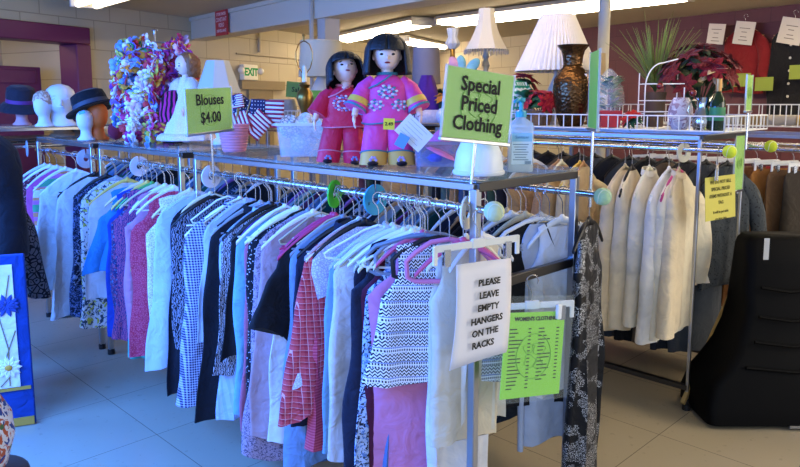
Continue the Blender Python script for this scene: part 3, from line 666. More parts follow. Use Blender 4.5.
for i, (px, nm, lb, c, L, sl, hw) in enumerate(cr):
    hcl = ['#bcae8e', '#c23a72', '#e8ebea', '#e2dec0', '#131316', '#bcae8e', '#b98a5c', '#e2c25e', '#e2dec0', '#b98a5c'][i]
    G(px, nm, lb, 'top', P('plain', c), L, X=XB0, z=1.365, rot=6, hw=hw, sl=sl, th=.10, wide=.095, cuff=.06, group=g4, hcol=hcl, fold=.01, collar=(nm == 'jacket'))
for i in range(14):
    c = ['#c9a878', '#2b2b33', '#46604e', '#7b4b58', '#a9a39a', '#3f5f8f', '#b58f64', '#58787a', '#1d2128', '#c4b28c'][i % 10]; n_ = ['tan', 'charcoal', 'moss green', 'rose brown', 'stone grey', 'blue', 'camel', 'teal', 'black', 'straw'][i % 10]
    y = 2.42+i*.075+(.35 if i > 9 else 0)
    garment('blouse', '%s blouse, %s beyond the cream tops on the right row' % (n_, ORD[i]), 'top', P('plain', c), XB0, y, 1.365, radians(-20), .2, .86, sl='short', group='coloured blouses on the right row', hcol=['#e8ebea', '#131316', '#b98a5c'][i % 3], hlabel='%s hanger of the %s blouse, %s beyond the cream tops' % (['white', 'black', 'wooden'][i % 3], n_, ORD[i]))
# rear rail of the right rack
for i in range(13):
    c = ['#23262c', '#4a4f55', '#2c3038', '#6a5a48', '#1a1c20', '#39424e'][i % 6]; n_ = ['charcoal', 'grey', 'dark slate', 'brown', 'black', 'steel blue'][i % 6]
    garment('jacket', '%s jacket, %s on the rear rail of the right rack' % (n_, ORD[i]), 'jacket', P('dots', '#3f454a', '#23272b', s=.5) if i == 0 else P('plain', c), XB1, 1.5+i*.12, 1.365, radians(-24), .21, .82 if i == 0 else 1.24, sl='long' if i < 3 else 'half', group='jackets on the rear rail of the right rack', hcol='#131316', hlabel='black hanger of the %s jacket, %s on the rear rail' % (n_, ORD[i]), th=.055)
# the low dark clothes along the right row's base
for i in range(4):
    pass
# brown trousers at the right edge
tr = [(1.26, '#3b342c'), (1.36, '#6d5238'), (1.46, '#a56f35'), (1.58, '#8a5a30'), (1.70, '#8e6a4e'), (1.82, '#9c7a58'), (1.94, '#a98a66'), (2.06, '#b09a86'), (2.18, '#8f8578'), (2.30, '#7d7468')]
tn = ['dark olive', 'walnut brown', 'rust', 'chestnut', 'cocoa', 'light brown', 'camel', 'pale taupe', 'grey taupe', 'stone']
for i, (y, c) in enumerate(tr):
    garment('trousers', '%s trousers, %s from the right edge of the photo' % (tn[i], ORD[i]), 'trousers', P('plain', c), 4.95, y+.02, 1.3, radians(-30), .2, 1.05, neck=.16, th=.05, drop=.1, group='brown trousers at the right edge', hk='clip', hcol='#e8ebea', hlabel='white clip hanger of the %s trousers' % tn[i], hanger_hw=.17)
# ------------------------------------------------------------------ signs
LIME = mat('lime_card', '#8cc548', .55); LIME2 = mat('lime_print', '#79ad3d', .6); INK = mat('black_ink', '#15160f', .7); PAPER = mat('white_paper', '#e4e4ea', .7)
def emblem(parent, loc, r, m=LIME2, y=-.0035):
    b = MB(); b.tube([(r*cos(2*pi*k/36), 0, r*sin(2*pi*k/36)) for k in range(37)], .0016, 4, False)
    for k, (cx, cz, s) in enumerate(((-.3, .35, .3), (.25, .3, .36), (-.2, -.2, .34), (.3, -.35, .26))):
        pts = [(r*(cx+s*(1+.25*sin(3*a+k))*cos(a)), 0, r*(cz+s*.8*(1+.25*cos(2*a+k))*sin(a))) for a in [2*pi*j/16 for j in range(17)]]
        b.tube(pts, .0011, 4, False)
    obj('globe_emblem', b, m, parent, (loc[0], y, loc[2]))
def stand_sign(label, centre, xdir, updir, w, h, lines, size, post_z, post_h, name='price_sign', bold=.004, em=.085, space=1.0, post_dx=0, xs=1):
    t = thing(name, label, 'sign'); t.matrix_world = basis(centre, xdir, updir)
    obj('card', MB().box((0, 0, 0), (w, .003, h)), LIME, t)
    obj('clear_sleeve', MB().box((0, -.003, 0), (w+.012, .0012, h+.006)), mat('sleeve_clear', '#f2f7f2', .06, alpha=.07), t)
    f = MB(); f.box((0, 0, -h/2-.005), (w+.015, .014, .012)); obj('sign_holder', f, STEEL, t, bevel=.002)
    for s in (-1, 1): obj('holder_edge', MB().box((s*(w/2+.003), 0, 0), (.006, .008, h+.008)), CLEARP, t)
    post = MB(); post.tube([(post_dx, 0, -h/2-.01), (post_dx, 0, -h/2-post_h)], .006, 10); obj('post', post, CHROME, t)
    emblem(t, (0, 0, 0), em)
    for i, (s, z) in enumerate(lines): text(s, size, INK, t, (0, -.005, z), bold=bold*.45, xs=xs)
    return t
A = at_d(444, 101, 2.17); B = at_d(511, 110, 2.32)
c = (A+B)/2
stand_sign('lime green sign reading Special Priced Clothing on the rack corner', c, (B-A), (0.02, 0, 1), .272, .222, (('Special', .062), ('Priced', .0), ('Clothing', -.062)), .064, 0, .2, bold=.0035, em=.075, post_dx=.0, xs=.92)
A = at_d(183, 112, 3.02); B = at_d(234, 108, 3.36)
c = (A+B)/2
stand_sign('lime green sign reading Blouses $4.00 on the nearest rail', c, (B-A), (0, 0, 1), .33, .196, (('Blouses', .045), ('$4.00', -.035)), .070, 0, .24, bold=.002, em=.07, xs=.95)
# sign seen almost edge-on beside the brass vase
A = at_d(594, 90, 2.62)
stand_sign('green sign turned edge-on beside the brass vase, on a chrome post', A, Vector((cos(radians(39)), sin(radians(39)), 0)), (0, 0, 1), .2, .285, (), .05, 0, .3)
A = at_d(749, 93, 3.6)
stand_sign('small dark green sign turned sideways above the yellow tennis balls', A, Vector((cos(radians(4)), sin(radians(4)), 0)), (0, 0, 1), .10, .18, (), .05, 0, .2, em=.03)
# notice on the clear clip hanger
TL = Vector((1.66, 1.30, 0))
hx = Vector((cos(radians(-11)), sin(radians(-11)), 0))
hc_ = at_d(478, 236, 2.12)
ch = hanger('clip', '#e3e4dc', 'pale clip hanger holding the white notice', (XL+.0, 1.375, RH+.005), radians(-12), .165, None, 'clip_hanger')
ch.location = (hc_.x, hc_.y, 1.262)
nt = thing('notice', 'white notice reading please leave empty hangers on the racks', 'notice')
a_ = at_d(456, 265, 2.06); b_ = at_d(511, 258, 2.26); lo = at_d(449, 371, 2.07)
W_ = (b_-a_).length; Hh = (a_-lo).length
nt.matrix_world = basis((a_+b_)/2, b_-a_, a_-lo)
p = MB(); n = 8
vs = []
for j in range(n+1):
    for i in range(n+1):
        u, v = i/n, j/n; vs.append((W_*(u-.5)*(1+.05*v), -.012*sin(pi*v)*(1-.5*u)+.006*sin(pi*u), -Hh*v*(1-.02*u)))
p.add(vs, [(j*(n+1)+i, j*(n+1)+i+1, (j+1)*(n+1)+i+1, (j+1)*(n+1)+i) for j in range(n) for i in range(n)])
o = obj('sheet', p, PAPER, nt); sm = o.modifiers.new('thick', 'SOLIDIFY'); sm.thickness = .0008
for i, l in enumerate(('PLEASE', 'LEAVE', 'EMPTY', 'HANGERS', 'ON THE', 'RACKS')):
    v = .20+.122*i; text(l, .028, INK, nt, (.012-.008*i*.4, -.014*sin(pi*v)-.0055, -Hh*v), rot=(pi/2-.0, 0, .0), bold=.0009, xs=1.28)
# lime price list on the second clip hanger, hung on the frame's cross bar
pc_ = at_d(530, 262, 2.36)
c2 = hanger('clip', '#dfe4e0', 'white clip hanger holding the lime green price list', (pc_.x, pc_.y-.012, 1.005), radians(-34), .15, None, 'clip_hanger')
pl = thing('price_list', 'lime green price list sheet in a clear sleeve', 'price list')
a_ = at_d(506, 313, 2.27); b_ = at_d(565, 311, 2.40); lo = at_d(499, 400, 2.27)
W_ = (b_-a_).length; Hh = (a_-lo).length; pl.matrix_world = basis((a_+b_)/2, b_-a_, a_-lo)
obj('sheet', MB().box((0, 0, -Hh/2), (W_, .002, Hh)), mat('bright_lime', '#8fdc3e', .5), pl)
obj('clear_sleeve', MB().box((.01, -.004, -Hh/2+.02), (W_+.05, .001, Hh+.07)), mat('sleeve_clear2', '#eaf4ee', .08, alpha=.05), pl)
emblem(pl, (0, 0, -Hh*.5), .075, mat('lime_print2', '#74bd33', .6), -.0025)
for q in pl.children:
    if q.name.startswith('globe'): q.location = (0, -.0025, -Hh*.52)
text("WOMEN'S CLOTHING", .0185, INK, pl, (0, -.003, -.022), bold=.0006)
q = random.Random(4); rows_ = MB(); qn = 17
for k in range(qn):
    z = -.055-k*(Hh-.075)/qn
    for x0 in (-W_*.42, W_*.06):
        if x0 > 0 and k > 14: continue
        L_ = q.uniform(.02, .06); rows_.box((x0+L_/2, -.0018, z), (L_, .0008, .0035)); rows_.box((x0+W_*.33, -.0018, z), (.012, .0008, .0035))
obj('printed_rows', rows_, INK, pl)
obj('white_clip', MB().rbox((W_*.36, -.008, .0), (.02, .014, .05), .004), WHITEP, pl)
# yellow notice hung on the right rack
a_ = at_d(705, 178, 3.38); b_ = at_d(735, 174, 3.5); lo = at_d(700, 222, 3.38)
yn = thing('notice', 'yellow hand-lettered notice hanging under the bright tennis ball', 'notice'); W_ = (b_-a_).length; Hh = (a_-lo).length
yn.matrix_world = basis((a_+b_)/2, b_-a_, a_-lo)
obj('sheet', MB().box((0, 0, -Hh/2), (W_, .002, Hh)), mat('yellow_card', '#cfc659', .6), yn)
for i, l in enumerate(('WE DO NOT SELL', 'SPECIAL PRICED', 'ITEMS WITHOUT A', 'TAG', 'It will be put aside', 'at a later date')):
    text(l, .024 if i < 4 else .019, mat('olive_ink', '#5d5a24', .7), yn, (0, -.003, -.028-.034*i-(.012 if i > 3 else 0)), xs=.85, bold=.0004)
yh = at_d(716, 160, 3.42); hanger('clip', '#bcae8e', 'beige clip hanger holding the yellow notice', (XB0, 1.33, 1.365), radians(20), .095, None, 'clip_hanger')

# ------------------------------------------------------------------ dolls
SKIN = mat('doll_porcelain', '#ecc9b6', .35); HAIRB = mat('doll_black_hair', '#14161a', .5, bump=.5, nscale=120); LIPS = mat('doll_lips', '#b5383c', .4); EYE = mat('doll_eye', '#17130f', .15)
SHOE = mat('doll_shoe', '#15141a', .4)
def head(parent, c, r, skin, hair, tilt=(0, 0, 0), style='bob'):
    h = bpy.data.objects.new('head', None)
    Mx = Euler(tilt).to_matrix(); b = MB(); rings = []
    # profile of the head: chin to crown
    for k in range(15):
        u = k/14; z = -1.08+2.1*u
        w = sqrt(max(0.0004, 1-(abs(z-.08)/1.06)**2.3)); wd = w*(.86 if z > -.1 else .86-.12*(-z)); rg = []
        for j in range(20):
            a = 2*pi*j/20; x, y = wd*cos(a), w*.95*sin(a)
            if sin(a) < -.6:
                f = (-sin(a)-.6)/.4
                if -.32 < z < -.02: y -= .10*f*(abs(cos(a)) < .25)
                if -.75 < z < -.5: y -= .04*f
            rg.append(Mx @ Vector((x*r, y*r, z*r))+Vector(c))
        rings.append(rg)
    b.loft(rings, True, True)
    for s in (-1, 1): b.ell(Mx @ Vector((s*.83*r, .05*r, -.1*r))+Vector(c), (.09*r, .14*r, .2*r), 8, 6)
    b.ell(Mx @ Vector((0, -.99*r, -.16*r))+Vector(c), (.10*r, .12*r, .13*r), 10, 6)
    b.tube([Vector(c)+Mx @ Vector((0, 0, -.8*r)), Vector(c)+Vector((0, 0, -1.5*r))], .38*r, 12)
    hd = obj('head', b, skin, parent, angle=70)
    for s in (-1, 1): obj('eye', MB().ell(Mx @ Vector((s*.34*r, -.86*r, .02*r))+Vector(c), (.13*r, .07*r, .07*r), 10, 6), EYE, hd); e = MB(); e.ell(Mx @ Vector((0, -.92*r, -.48*r))+Vector(c), (.17*r, .07*r, .06*r), 10, 6); obj('lips', e, LIPS, hd)
    e = MB()
    for s in (-1, 1): e.tube([Mx @ Vector((s*x*r, -(.90-.12*abs(x))*r, z*r))+Vector(c) for x, z in ((.2, .24), (.36, .28), (.5, .22))], .025*r, 5)
    obj('eyebrow', e, EYE, hd)
    return hd
def bob_hair(hd, c, r, m, tilt=(0, 0, 0), low=-1.05, face=52):
    Mx = Euler(tilt).to_matrix(); b = MB(); n = 40
    for lay, (f0, lo, R0) in enumerate(((face, low, 1.17), (0, .22, 1.15))):
        rings = []
        for i in range(13):
            u = i/12; rg = []
            top = 1.12
            for j in range(n+1):
                a0 = radians(f0)+(2*pi-2*radians(f0))*j/n; a = -pi/2+a0
                z = top+(lo-top)*u; zz = max(-1, min(1, (z-.1)/1.03)); w = sqrt(max(.0, 1-zz*zz)) if z > .1 else 1+.10*min(1, (.1-z))
                k = R0*(1+.02*sin(11*a)); rg.append(Mx @ Vector((w*k*cos(a)*r*.98, w*k*sin(a)*r, z*r))+Vector(c))
            rings.append(rg)
        b.loft(rings, closed=False)
    o = obj('hair', b, m, hd, angle=80); q = o.modifiers.new('thick', 'SOLIDIFY'); q.thickness = .1*r; q.offset = -1
    return o
def hand(parent, p, s, m, side, down=Vector((0, 0, -1))):
    b = MB(); p = Vector(p); b.ell(p+down*s*.4, (s*.22, s*.38, s*.48), 10, 7)
    for k in range(4):
        y = (k-1.5)*.19*s; L = s*(.55, .66, .62, .48)[k]; q = p+Vector((0, y, -s*.75)); b.tube([q, q+Vector((-side*.04*s, 0, -L*.55)), q+Vector((-side*.18*s, 0, -L))], [.1*s, .095*s, .07*s], 6)
    q = p+Vector((0, -.33*s, -.3*s)); b.tube([q, q+Vector((-side*.08*s, -.16*s, -.25*s)), q+Vector((-side*.12*s, -.18*s, -.5*s))], [.12*s, .1*s, .08*s], 6)
    return obj('hand', b, m, parent)
def costume_doll(label, loc, rot, main, trousers_m, cuffm, trimm, accent, hgt=.5, lean=0.0, tilt=(0, 0, 0), sleeve_band=None, splay=1.0, emb=()):
    t = thing('doll', label, 'doll', loc, (0, lean, rot)); s = hgt/.5
    # trousers
    for q in (-1, 1):
        b = MB(); rings = []
        for k in range(9):
            u = k/8; z = .205-.195*u; cx = q*(.034+.022*u*splay); w = .046+.006*u; d_ = .036
            rings.append([(s*(cx+w*cos(a)*(1+.05*sin(5*a+q))), s*(d_*sin(a)+.004*sin(8*u)), s*z) for a in [2*pi*j/18 for j in range(18)]])
        b.loft(rings, True, True); lg = obj('trouser_leg', b, trousers_m, t, angle=60)
        b = MB(); rings = []
        for k in range(5):
            u = k/4; z = .006+.042*(u) ; cx = q*(.034+.022*(1-.22*u)*splay); w = .0535-.001*u
            rings.append([(s*(cx+w*cos(a)), s*(.041*sin(a)), s*(z+(.014*abs(sin(a*1)) if k == 4 and sin(a) < 0 else 0))) for a in [2*pi*j/18 for j in range(18)]])
        b.loft(rings, False, False); cf = obj('cuff', b, cuffm, lg, angle=60)
        b = MB(); b.tube([(s*(q*(.034+.0175*splay)+.0545*cos(a)), s*.042*sin(a), s*(.05+(.014*abs(sin(a)) if sin(a) < 0 else 0))) for a in [2*pi*j/24 for j in range(25)]], .003*s, 5, False)
        obj('cuff_trim', b, trimm, lg)
        b = MB()
        for k in range(6): b.ell((s*(q*(.034+.02*splay)+.011*cos(k)), s*-.0425, s*(.026+.011*sin(k))), (.006*s, .003*s, .006*s), 6, 4)
        obj('flower_motif', b, accent, lg)
        obj('shoe', MB().ell((s*q*(.034+.022*splay), -.022*s, .012*s), (.024*s, .045*s, .012*s), 12, 6), SHOE, t)
    # tunic
    b = MB(); rings = []
    for k in range(15):
        u = k/14; z = .355-.185*u
        w = .03+.046*min(1, u*5)+.022*u; d_ = .028+.018*min(1, u*4)+.01*u
        rings.append([(s*(w*abs(cos(a))**.8*(1 if cos(a) > 0 else -1)*(1+.02*sin(6*a))), s*d_*sin(a), s*(z-.006*sin(2*a)*u)) for a in [2*pi*j/24 for j in range(24)]])
    b.loft(rings, True, True); tn_ = obj('tunic', b, main, t, angle=60)
    b = MB(); b.tube([rings[-1][k % 24] for k in range(25)], .0032*s, 5, False); obj('hem_trim', b, trimm, tn_)
    b = MB(); b.tube([(s*x, s*y, s*z) for x, y, z in ((.018, -.036, .352), (-.004, -.048, .335), (-.04, -.05, .312), (-.07, -.035, .30))], .0035*s, 5); b.tube([(s*.036*cos(a), s*.032*sin(a), s*.356) for a in [2*pi*j/18 for j in range(19)]], .006*s, 6, False); obj('collar_trim', b, trimm, tn_)
    q2 = random.Random(3); b = MB()
    for (ex, ez, er, cnt) in emb:
        for k in range(cnt):
            a = 6.28*k/cnt*2.4; rr = er*sqrt((k+.5)/cnt); x = ex+rr*cos(a)*1.2; z = ez+rr*sin(a)*.8; yy = -.0565*sqrt(max(.1, 1-(x/.1)**2))
            b.cur = k % 3; b.ell((s*x, s*(yy+.004), s*z), (s*.0075, s*.004, s*.005), 6, 4)
    if emb: obj('embroidery', b, [accent, mat('emb_white', '#dcd6e2', .6), trimm], tn_)
    # arms with sleeves
    for q in (-1, 1):
        b = MB(); pts = [(q*.052, 0, .335), (q*.085, -.004, .30), (q*.108, -.014, .255), (q*.122, -.026, .222)]
        b.tube([Vector(p)*s for p in pts], [.022*s, .034*s, .038*s, .045*s], 14); sl = obj('sleeve', b, main, t, angle=60)
        if sleeve_band:
            b = MB(); b.tube([Vector(p)*s for p in ((q*.106, -.013, .26), (q*.115, -.02, .238))], [.0402*s, .0435*s], 14, False); obj('sleeve_band', b, sleeve_band, sl)
            b = MB()
            for p, r_ in (((q*.1195, -.0235, .229), .0455),):
                b.tube([Vector(p)*s, (Vector(p)+Vector((q*.004, -.003, -.008)))*s], [r_*s, r_*s], 14, False)
            obj('sleeve_trim', b, trimm, sl)
        obj('forearm', MB().tube([Vector(p)*s for p in ((q*.118, -.022, .228), (q*.126, -.036, .195))], [.014*s, .011*s], 10), SKIN, t)
        hand(t, Vector((q*.127, -.038, .196))*s, .034*s, SKIN, q)
    c = Vector((0, -.006, .425))*s; r = .062*s
    hd = head(t, c, r, SKIN, HAIRB, tilt); bob_hair(hd, c, r*1.12, HAIRB, tilt)
    return t
PINKS = P('plain', '#e6489a', rough=.45); REDS = P('plain', '#d6244a', rough=.45)
pk = costume_doll('pink dressed doll with black bob hair, standing on the glass shelf', (1.895, 1.965, 1.356), FACE+.02, PINKS, PINKS, mat('gold_cuff', '#e0a84e', .5), mat('teal_trim', '#3f7f8c', .5), mat('emb_lilac', '#b89ac6', .5), .50, 0, (0, 0, .02), mat('yellow_band', '#e5b84c', .5), emb=((0, .285, .032, 26), (-.045, .235, .026, 18), (.045, .235, .026, 18)))
rd = costume_doll('red dressed doll with black bob hair, leaning left on the glass shelf', (1.83, 2.165, 1.356), FACE+.05, REDS, P('plain', '#cc1f45', rough=.5), REDS, mat('rose_trim', '#d77f96', .5), mat('emb_blue', '#7a7fb0', .5), .44, .05, (-.45, -.12, .2), splay=1.3, emb=((0, .275, .045, 40),))
# price stickers and tag on the pink doll
t = obj('price_sticker', MB().box((0, 0, 0), (.042, .002, .042)), mat('yellow_sticker', '#f2dc3c', .5), None, at_d(389, 124, 2.62), (0.1, .05, FACE)); tag(t, 'yellow price sticker pinned on the pink doll tunic', 'sticker')
text('2.49', .018, INK, t, (0, -.002, 0), bold=.0004)
t = obj('paper_tag', MB().box((0, 0, 0), (.12, .002, .085)), PAPER, None, at_d(414, 133, 2.58), (-.1, .75, FACE)); tag(t, 'white handwritten paper tag hanging from the pink doll', 'tag')
ln = MB()
for k in range(5): ln.tube([(-.045, -.0015, .03-.014*k), (.04-.01*(k % 2), -.0015, .029-.014*k)], .0006, 4)
obj('handwriting', ln, mat('pencil', '#9a9aa5', .8), t)
t = obj('paper_tag', MB().box((0, 0, 0), (.04, .002, .05)), mat('blue_tag', '#5b97c4', .5), None, at_d(402, 141, 2.56), (0, .5, FACE)); tag(t, 'small blue tag behind the white handwritten one', 'tag')
# antique style doll in a white dress
def dress_doll():
    t = thing('doll', 'curly haired doll in a long white lace dress', 'doll', (2.13, 3.98, 1.356), FACE-.75)
    LACE = P('lace', '#f0dfd8', '#e2c9c2', s=1.4); b = MB(); rings = []
    for k in range(18):
        u = k/17; z = .40-.36*u; w = .035+.03*min(1, u*4)*(1-.35*max(0, 1-abs(u-.32)/.1))+.14*max(0, u-.3)
        rings.append([(w*cos(a)*(1+.05*sin(9*a)*u), w*.85*sin(a)*(1+.05*sin(9*a)*u), z+.012*sin(9*a)*(k == 17)) for a in [2*pi*j/36 for j in range(36)]])
    b.loft(rings, True, False); obj('dress', b, LACE, t, angle=70)
    b = MB(); b.lathe([(.150, .06), (.170, .045), (.178, .022), (.168, .015)], n=40, wob=.05, k=12); obj('hem_ruffle', b, LACE, t)
    for q in (-1, 1):
        b = MB(); b.tube([(q*.05, 0, .38), (q*.085, -.005, .345), (q*.105, -.015, .29), (q*.11, -.03, .25)], [.03, .05, .045, .025], 14); obj('puff_sleeve', b, LACE, t, angle=70)
        obj('forearm', MB().tube([(q*.11, -.03, .255), (q*.10, -.075, .21)], [.016, .012], 10), SKIN, t); hand(t, (q*.10, -.078, .212), .034, SKIN, q)
        obj('boot', MB().tube([(q*.035, 0, .06), (q*.035, 0, .02)], .02, 10).ell((q*.035, -.018, .014), (.022, .042, .014), 10, 6), WHITEP, t)
    c = (0, 0, .47); hd = head(t, c, .062, SKIN, None, (.1, 0, 0)); q = random.Random(5); h = MB(); Hc = mat('doll_auburn_hair', '#8a5a36', .5, bump=.6, nscale=140)
    h.ell((0, .018, .495), (.066, .064, .058), 18, 10)
    for k in range(26):
        a = radians(-25+230*k/25); x, y = .06*cos(a), .02+.055*sin(a); h.tube([(x*(1+.1*sin(3*i+k)), y*(1+.1*cos(3*i+k)), .51-.022*i) for i in range(6)], [.016, .018, .017, .016, .015, .008], 7)
    obj('hair', h, Hc, hd, angle=80)
    hb = MB(); hb.tube([(.066*cos(a), .005, .485+.058*sin(a)) for a in [pi*j/14 for j in range(15)]], .007, 8); obj('headband', hb, mat('gold_band', '#c79a4a', .5), hd)
dress_doll()
# ------------------------------------------------------------------ other things on the glass shelves
def bin_(label, loc, rot, w, d_, h, col, tint=.35):
    t = thing('plastic_bin', label, 'plastic bin', loc, rot); m = mat('bin_'+col, col, .15, alpha=tint); b = MB()
    def ring(x, y, z, r=.03):
        o = []
        for sx, sy, a0 in ((1, 1, 0), (-1, 1, 90), (-1, -1, 180), (1, -1, 270)):
            for k in range(5): a = radians(a0+22.5*k); o.append((sx*(x-r)+r*cos(a), sy*(y-r)+r*sin(a), z))
        return o
    b.loft([ring(w*.44, d_*.44, .002), ring(w*.47, d_*.47, h*.5), ring(w*.5, d_*.5, h), ring(w*.48, d_*.48, h), ring(w*.45, d_*.45, h*.5), ring(w*.42, d_*.42, .008)], True, True)
    obj('tub', b, m, t)
    b = MB(); b.loft([ring(w*.5, d_*.5, h-.012), ring(w*.535, d_*.535, h-.012), ring(w*.535, d_*.535, h), ring(w*.5, d_*.5, h)]); obj('rim', b, mat('rim_'+col, col, .2, alpha=.6), t)
    return t
bin_('clear plastic storage bin stuffed with grey lace, left of the red doll', (1.99, 2.60, 1.356), FACE+.12, .27, .22, .155, '#d2dce6', .32)
for k, (dx, dz, cl, lb) in enumerate(((-.07, .165, '#8d8d90', 'grey'), (0, .175, '#c9c3b4', 'ivory'), (.07, .16, '#b9b7b0', 'pale grey'), (-.02, .09, '#9fb0c9', 'bluish'))):
    q = random.Random(k+20); b = MB(); rings = []
    for i in range(9):
        th_ = pi*(i+.05)/8.1; rings.append([((.058+.013*sin(5*a+i))*sin(th_)*cos(a), (.055+.013*cos(4*a+2*i))*sin(th_)*sin(a), -(.045+.012*sin(3*a+k))*cos(th_)) for a in [2*pi*j/22 for j in range(22)]])
    b.loft(rings, True, True)
    o = obj('lace_bundle', b, P('lace', cl, '#e0ded8', s=.6), None, Vector((1.99, 2.60, 1.356+dz-.03))+RT*dx); tag(o, '%s crumpled lace bundle inside the clear storage bin' % lb, 'lace', 'lace in the clear storage bin')
bin_('smoky plastic bin holding a pink felt hat, right of the pink doll', (2.03, 1.82, 1.356), FACE-.05, .19, .16, .10, '#8f8fae', .45)
b = MB(); b.lathe([(.10, .0), (.09, .012), (.045, .02), (.042, .05), (.03, .075), (.01, .082)], n=28, wob=.10, k=3)
tag(obj('felt_hat', b, P('plain', '#e283bf'), None, Vector((2.03, 1.82, 1.415))-RT*.0, (.35, .25, 0)), 'bright pink felt hat in the smoky bin', 'hat')
tag(obj('cloth_bundle', MB().ell((0, 0, 0), (.075, .06, .035), 14, 8), P('plain', '#5a5fb4'), None, (2.02, 1.81, 1.395)), 'violet cloth under the pink felt hat', 'cloth')
b = MB(); b.lathe([(.082, 0), (.085, .03), (.078, .075), (.06, .115), (.052, .15), (.05, .152)], n=32)
t = obj('lamp_shade', b, mat('dome_white', '#e9eef2', .35), None, (1.90, 1.515, 1.356), angle=60); tag(t, 'white plastic tub standing behind the special priced sign', 'tub'); t.name = 'plastic_tub'
obj('rim', MB().lathe([(.087, .0), (.09, .004), (.09, .012), (.086, .016)], n=32), WHITEP, t)
# hand sanitiser
def sanitiser():
    t = thing('sanitizer_bottle', 'clear hand sanitizer pump bottle with turquoise top', 'bottle', (2.06, 1.455, 1.356), FACE); b = MB()
    def ring(w, d_, z): return [(w*abs(cos(a))**.6*(1 if cos(a) > 0 else -1), d_*abs(sin(a))**.7*(1 if sin(a) > 0 else -1), z) for a in [2*pi*j/28 for j in range(28)]]
    b.loft([ring(.043, .026, .001), ring(.046, .028, .008), ring(.046, .028, .155), ring(.042, .025, .175), ring(.018, .016, .19), ring(.016, .015, .198)], True, True)
    obj('bottle_body', b, mat('gel_plastic', '#d6e6ea', .06, alpha=.4), t)
    obj('gel', MB().loft([ring(.040, .023, .006), ring(.041, .024, .15)], True, True), mat('gel', '#cfe2ea', .1, alpha=.45), t)
    l = MB(); l.box((0, -.0292, .085), (.072, .001, .11)); lb = obj('label', l, mat('san_label', '#cfe4ee', .5), t)
    l = MB(); l.box((0, -.0302, .125), (.072, .001, .03)); obj('label_band', l, mat('san_band', '#8fc6de', .5), lb)
    text('Sanitizer', .014, mat('san_ink', '#2f6f9a', .6), lb, (0, -.0312, .125))
    l = MB()
    for k in range(7): l.box((-.004, -.0302, .1-.009*k), (.055-.008*(k % 3), .0008, .0025))
    for k in range(9): l.box((.012+.0025*k, -.0302, .036), (.0012, .0008, .012))
    obj('small_print', l, mat('san_ink2', '#5b7f98', .6), lb)
    TQ = mat('turquoise_plastic', '#2fa3bd', .35); p_ = MB(); p_.lathe([(.019, .195), (.019, .215), (.008, .22), (.007, .245), (.014, .25), (.014, .262)], n=20); p_.tube([(0, 0, .257), (-.012, -.014, .258), (-.026, -.03, .25), (-.028, -.032, .244)], [.008, .007, .006, .005], 10)
    obj('pump', p_, TQ, t)
sanitiser()
# pink ribbed pot with small flags
t = thing('flower_pot', 'pink ribbed flower pot holding small flags', 'pot', (1.92, 3.11, 1.356), 0); prof = [(.055, 0)]
for k in range(9): prof += [(.057+.0026*k, .004+.014*k), (.062+.0026*k, .010+.014*k), (.058+.0026*k, .0155+.014*k)]
prof += [(.084, .135), (.084, .142), (.072, .142), (.06, .02)]
obj('pot', MB().lathe(prof, n=36), mat('pink_ceramic', '#d98a97', .3), t, angle=25)
def flag(label, base, top, w, h, ang):
    t = thing('flag', label, 'flag', base, 0, 'small striped flags in the pink pot'); d_ = Vector(top)-Vector(base)
    obj('stick', MB().tube([(0, 0, 0), d_], .0035, 8), mat('flag_stick', '#b58a4a', .5), t)
    M = Matrix.Rotation(FACE, 3, 'Z') @ Matrix.Rotation(ang, 3, 'Y'); b = MB(); n = 12
    for st in range(13):
        b.cur = st % 2; z0, z1 = -h*st/13, -h*(st+1)/13; x0 = 0
        vs = []
        for i in range(n+1):
            x = x0+w*i/n; y = .012*sin(5*i/n+st*.05)
            for z in (z0, z1): vs.append(M @ Vector((x, y, z))+d_)
        b.add(vs, [(2*i, 2*i+2, 2*i+3, 2*i+1) for i in range(n)])
    o = obj('cloth', b, [mat('flag_red', '#a2283f', .8), mat('flag_white', '#e6dfe2', .8)], t); o.modifiers.new('thick', 'SOLIDIFY').thickness = .001
    b = MB(); vs = []
    for i in range(6):
        for z in (.001, -h*7/13): vs.append(M @ Vector((w*.42*i/5, .012*sin(5*.42*i/5)-.002, z))+d_)
    b.add(vs, [(2*i, 2*i+2, 2*i+3, 2*i+1) for i in range(5)]); cn = obj('blue_canton', b, mat('flag_blue', '#262a52', .8), o); cn.modifiers.new('thick', 'SOLIDIFY').thickness = .002
    b = MB()
    for i in range(5):
        for j in range(4): b.ell(M @ Vector((w*.42*(i+.5)/5, .012*sin(5*.42*(i+.5)/5)-.005, -h*7/13*(j+.5)/4))+d_, (.003, .003, .003), 5, 3)
    obj('stars', b, mat('flag_white', '#e6dfe2', .8), cn)
base = Vector((1.92, 3.11, 1.40))
flag('small striped flag drooping to the left in the pink pot', base, base+RT*.03+Vector((0, 0, .25)), .20, .13, 1.2)
flag('small striped flag drooping in the middle of the pink pot', base+Vector((.01, .01, 0)), base+RT*.04+Vector((0, 0, .25)), .22, .13, .72)
flag('small striped flag flying straight to the right of the pink pot', base+Vector((.02, 0, 0)), base+RT*.09+Vector((0, 0, .22)), .17, .14, .04)
flag('small folded flag behind the curly haired doll', base-RT*.01+Vector((0, .02, 0)), base-RT*.05+Vector((0, 0, .235)), .10, .07, -.15)
t = stand_sign('narrow olive lime sign hanging behind the yellow tennis balls', at_x(739, 163, 4.05), Vector((cos(radians(-4)), sin(radians(-4)), 0)), (0, 0, 1), .11, .30, (), .05, 0, .02, em=.03)
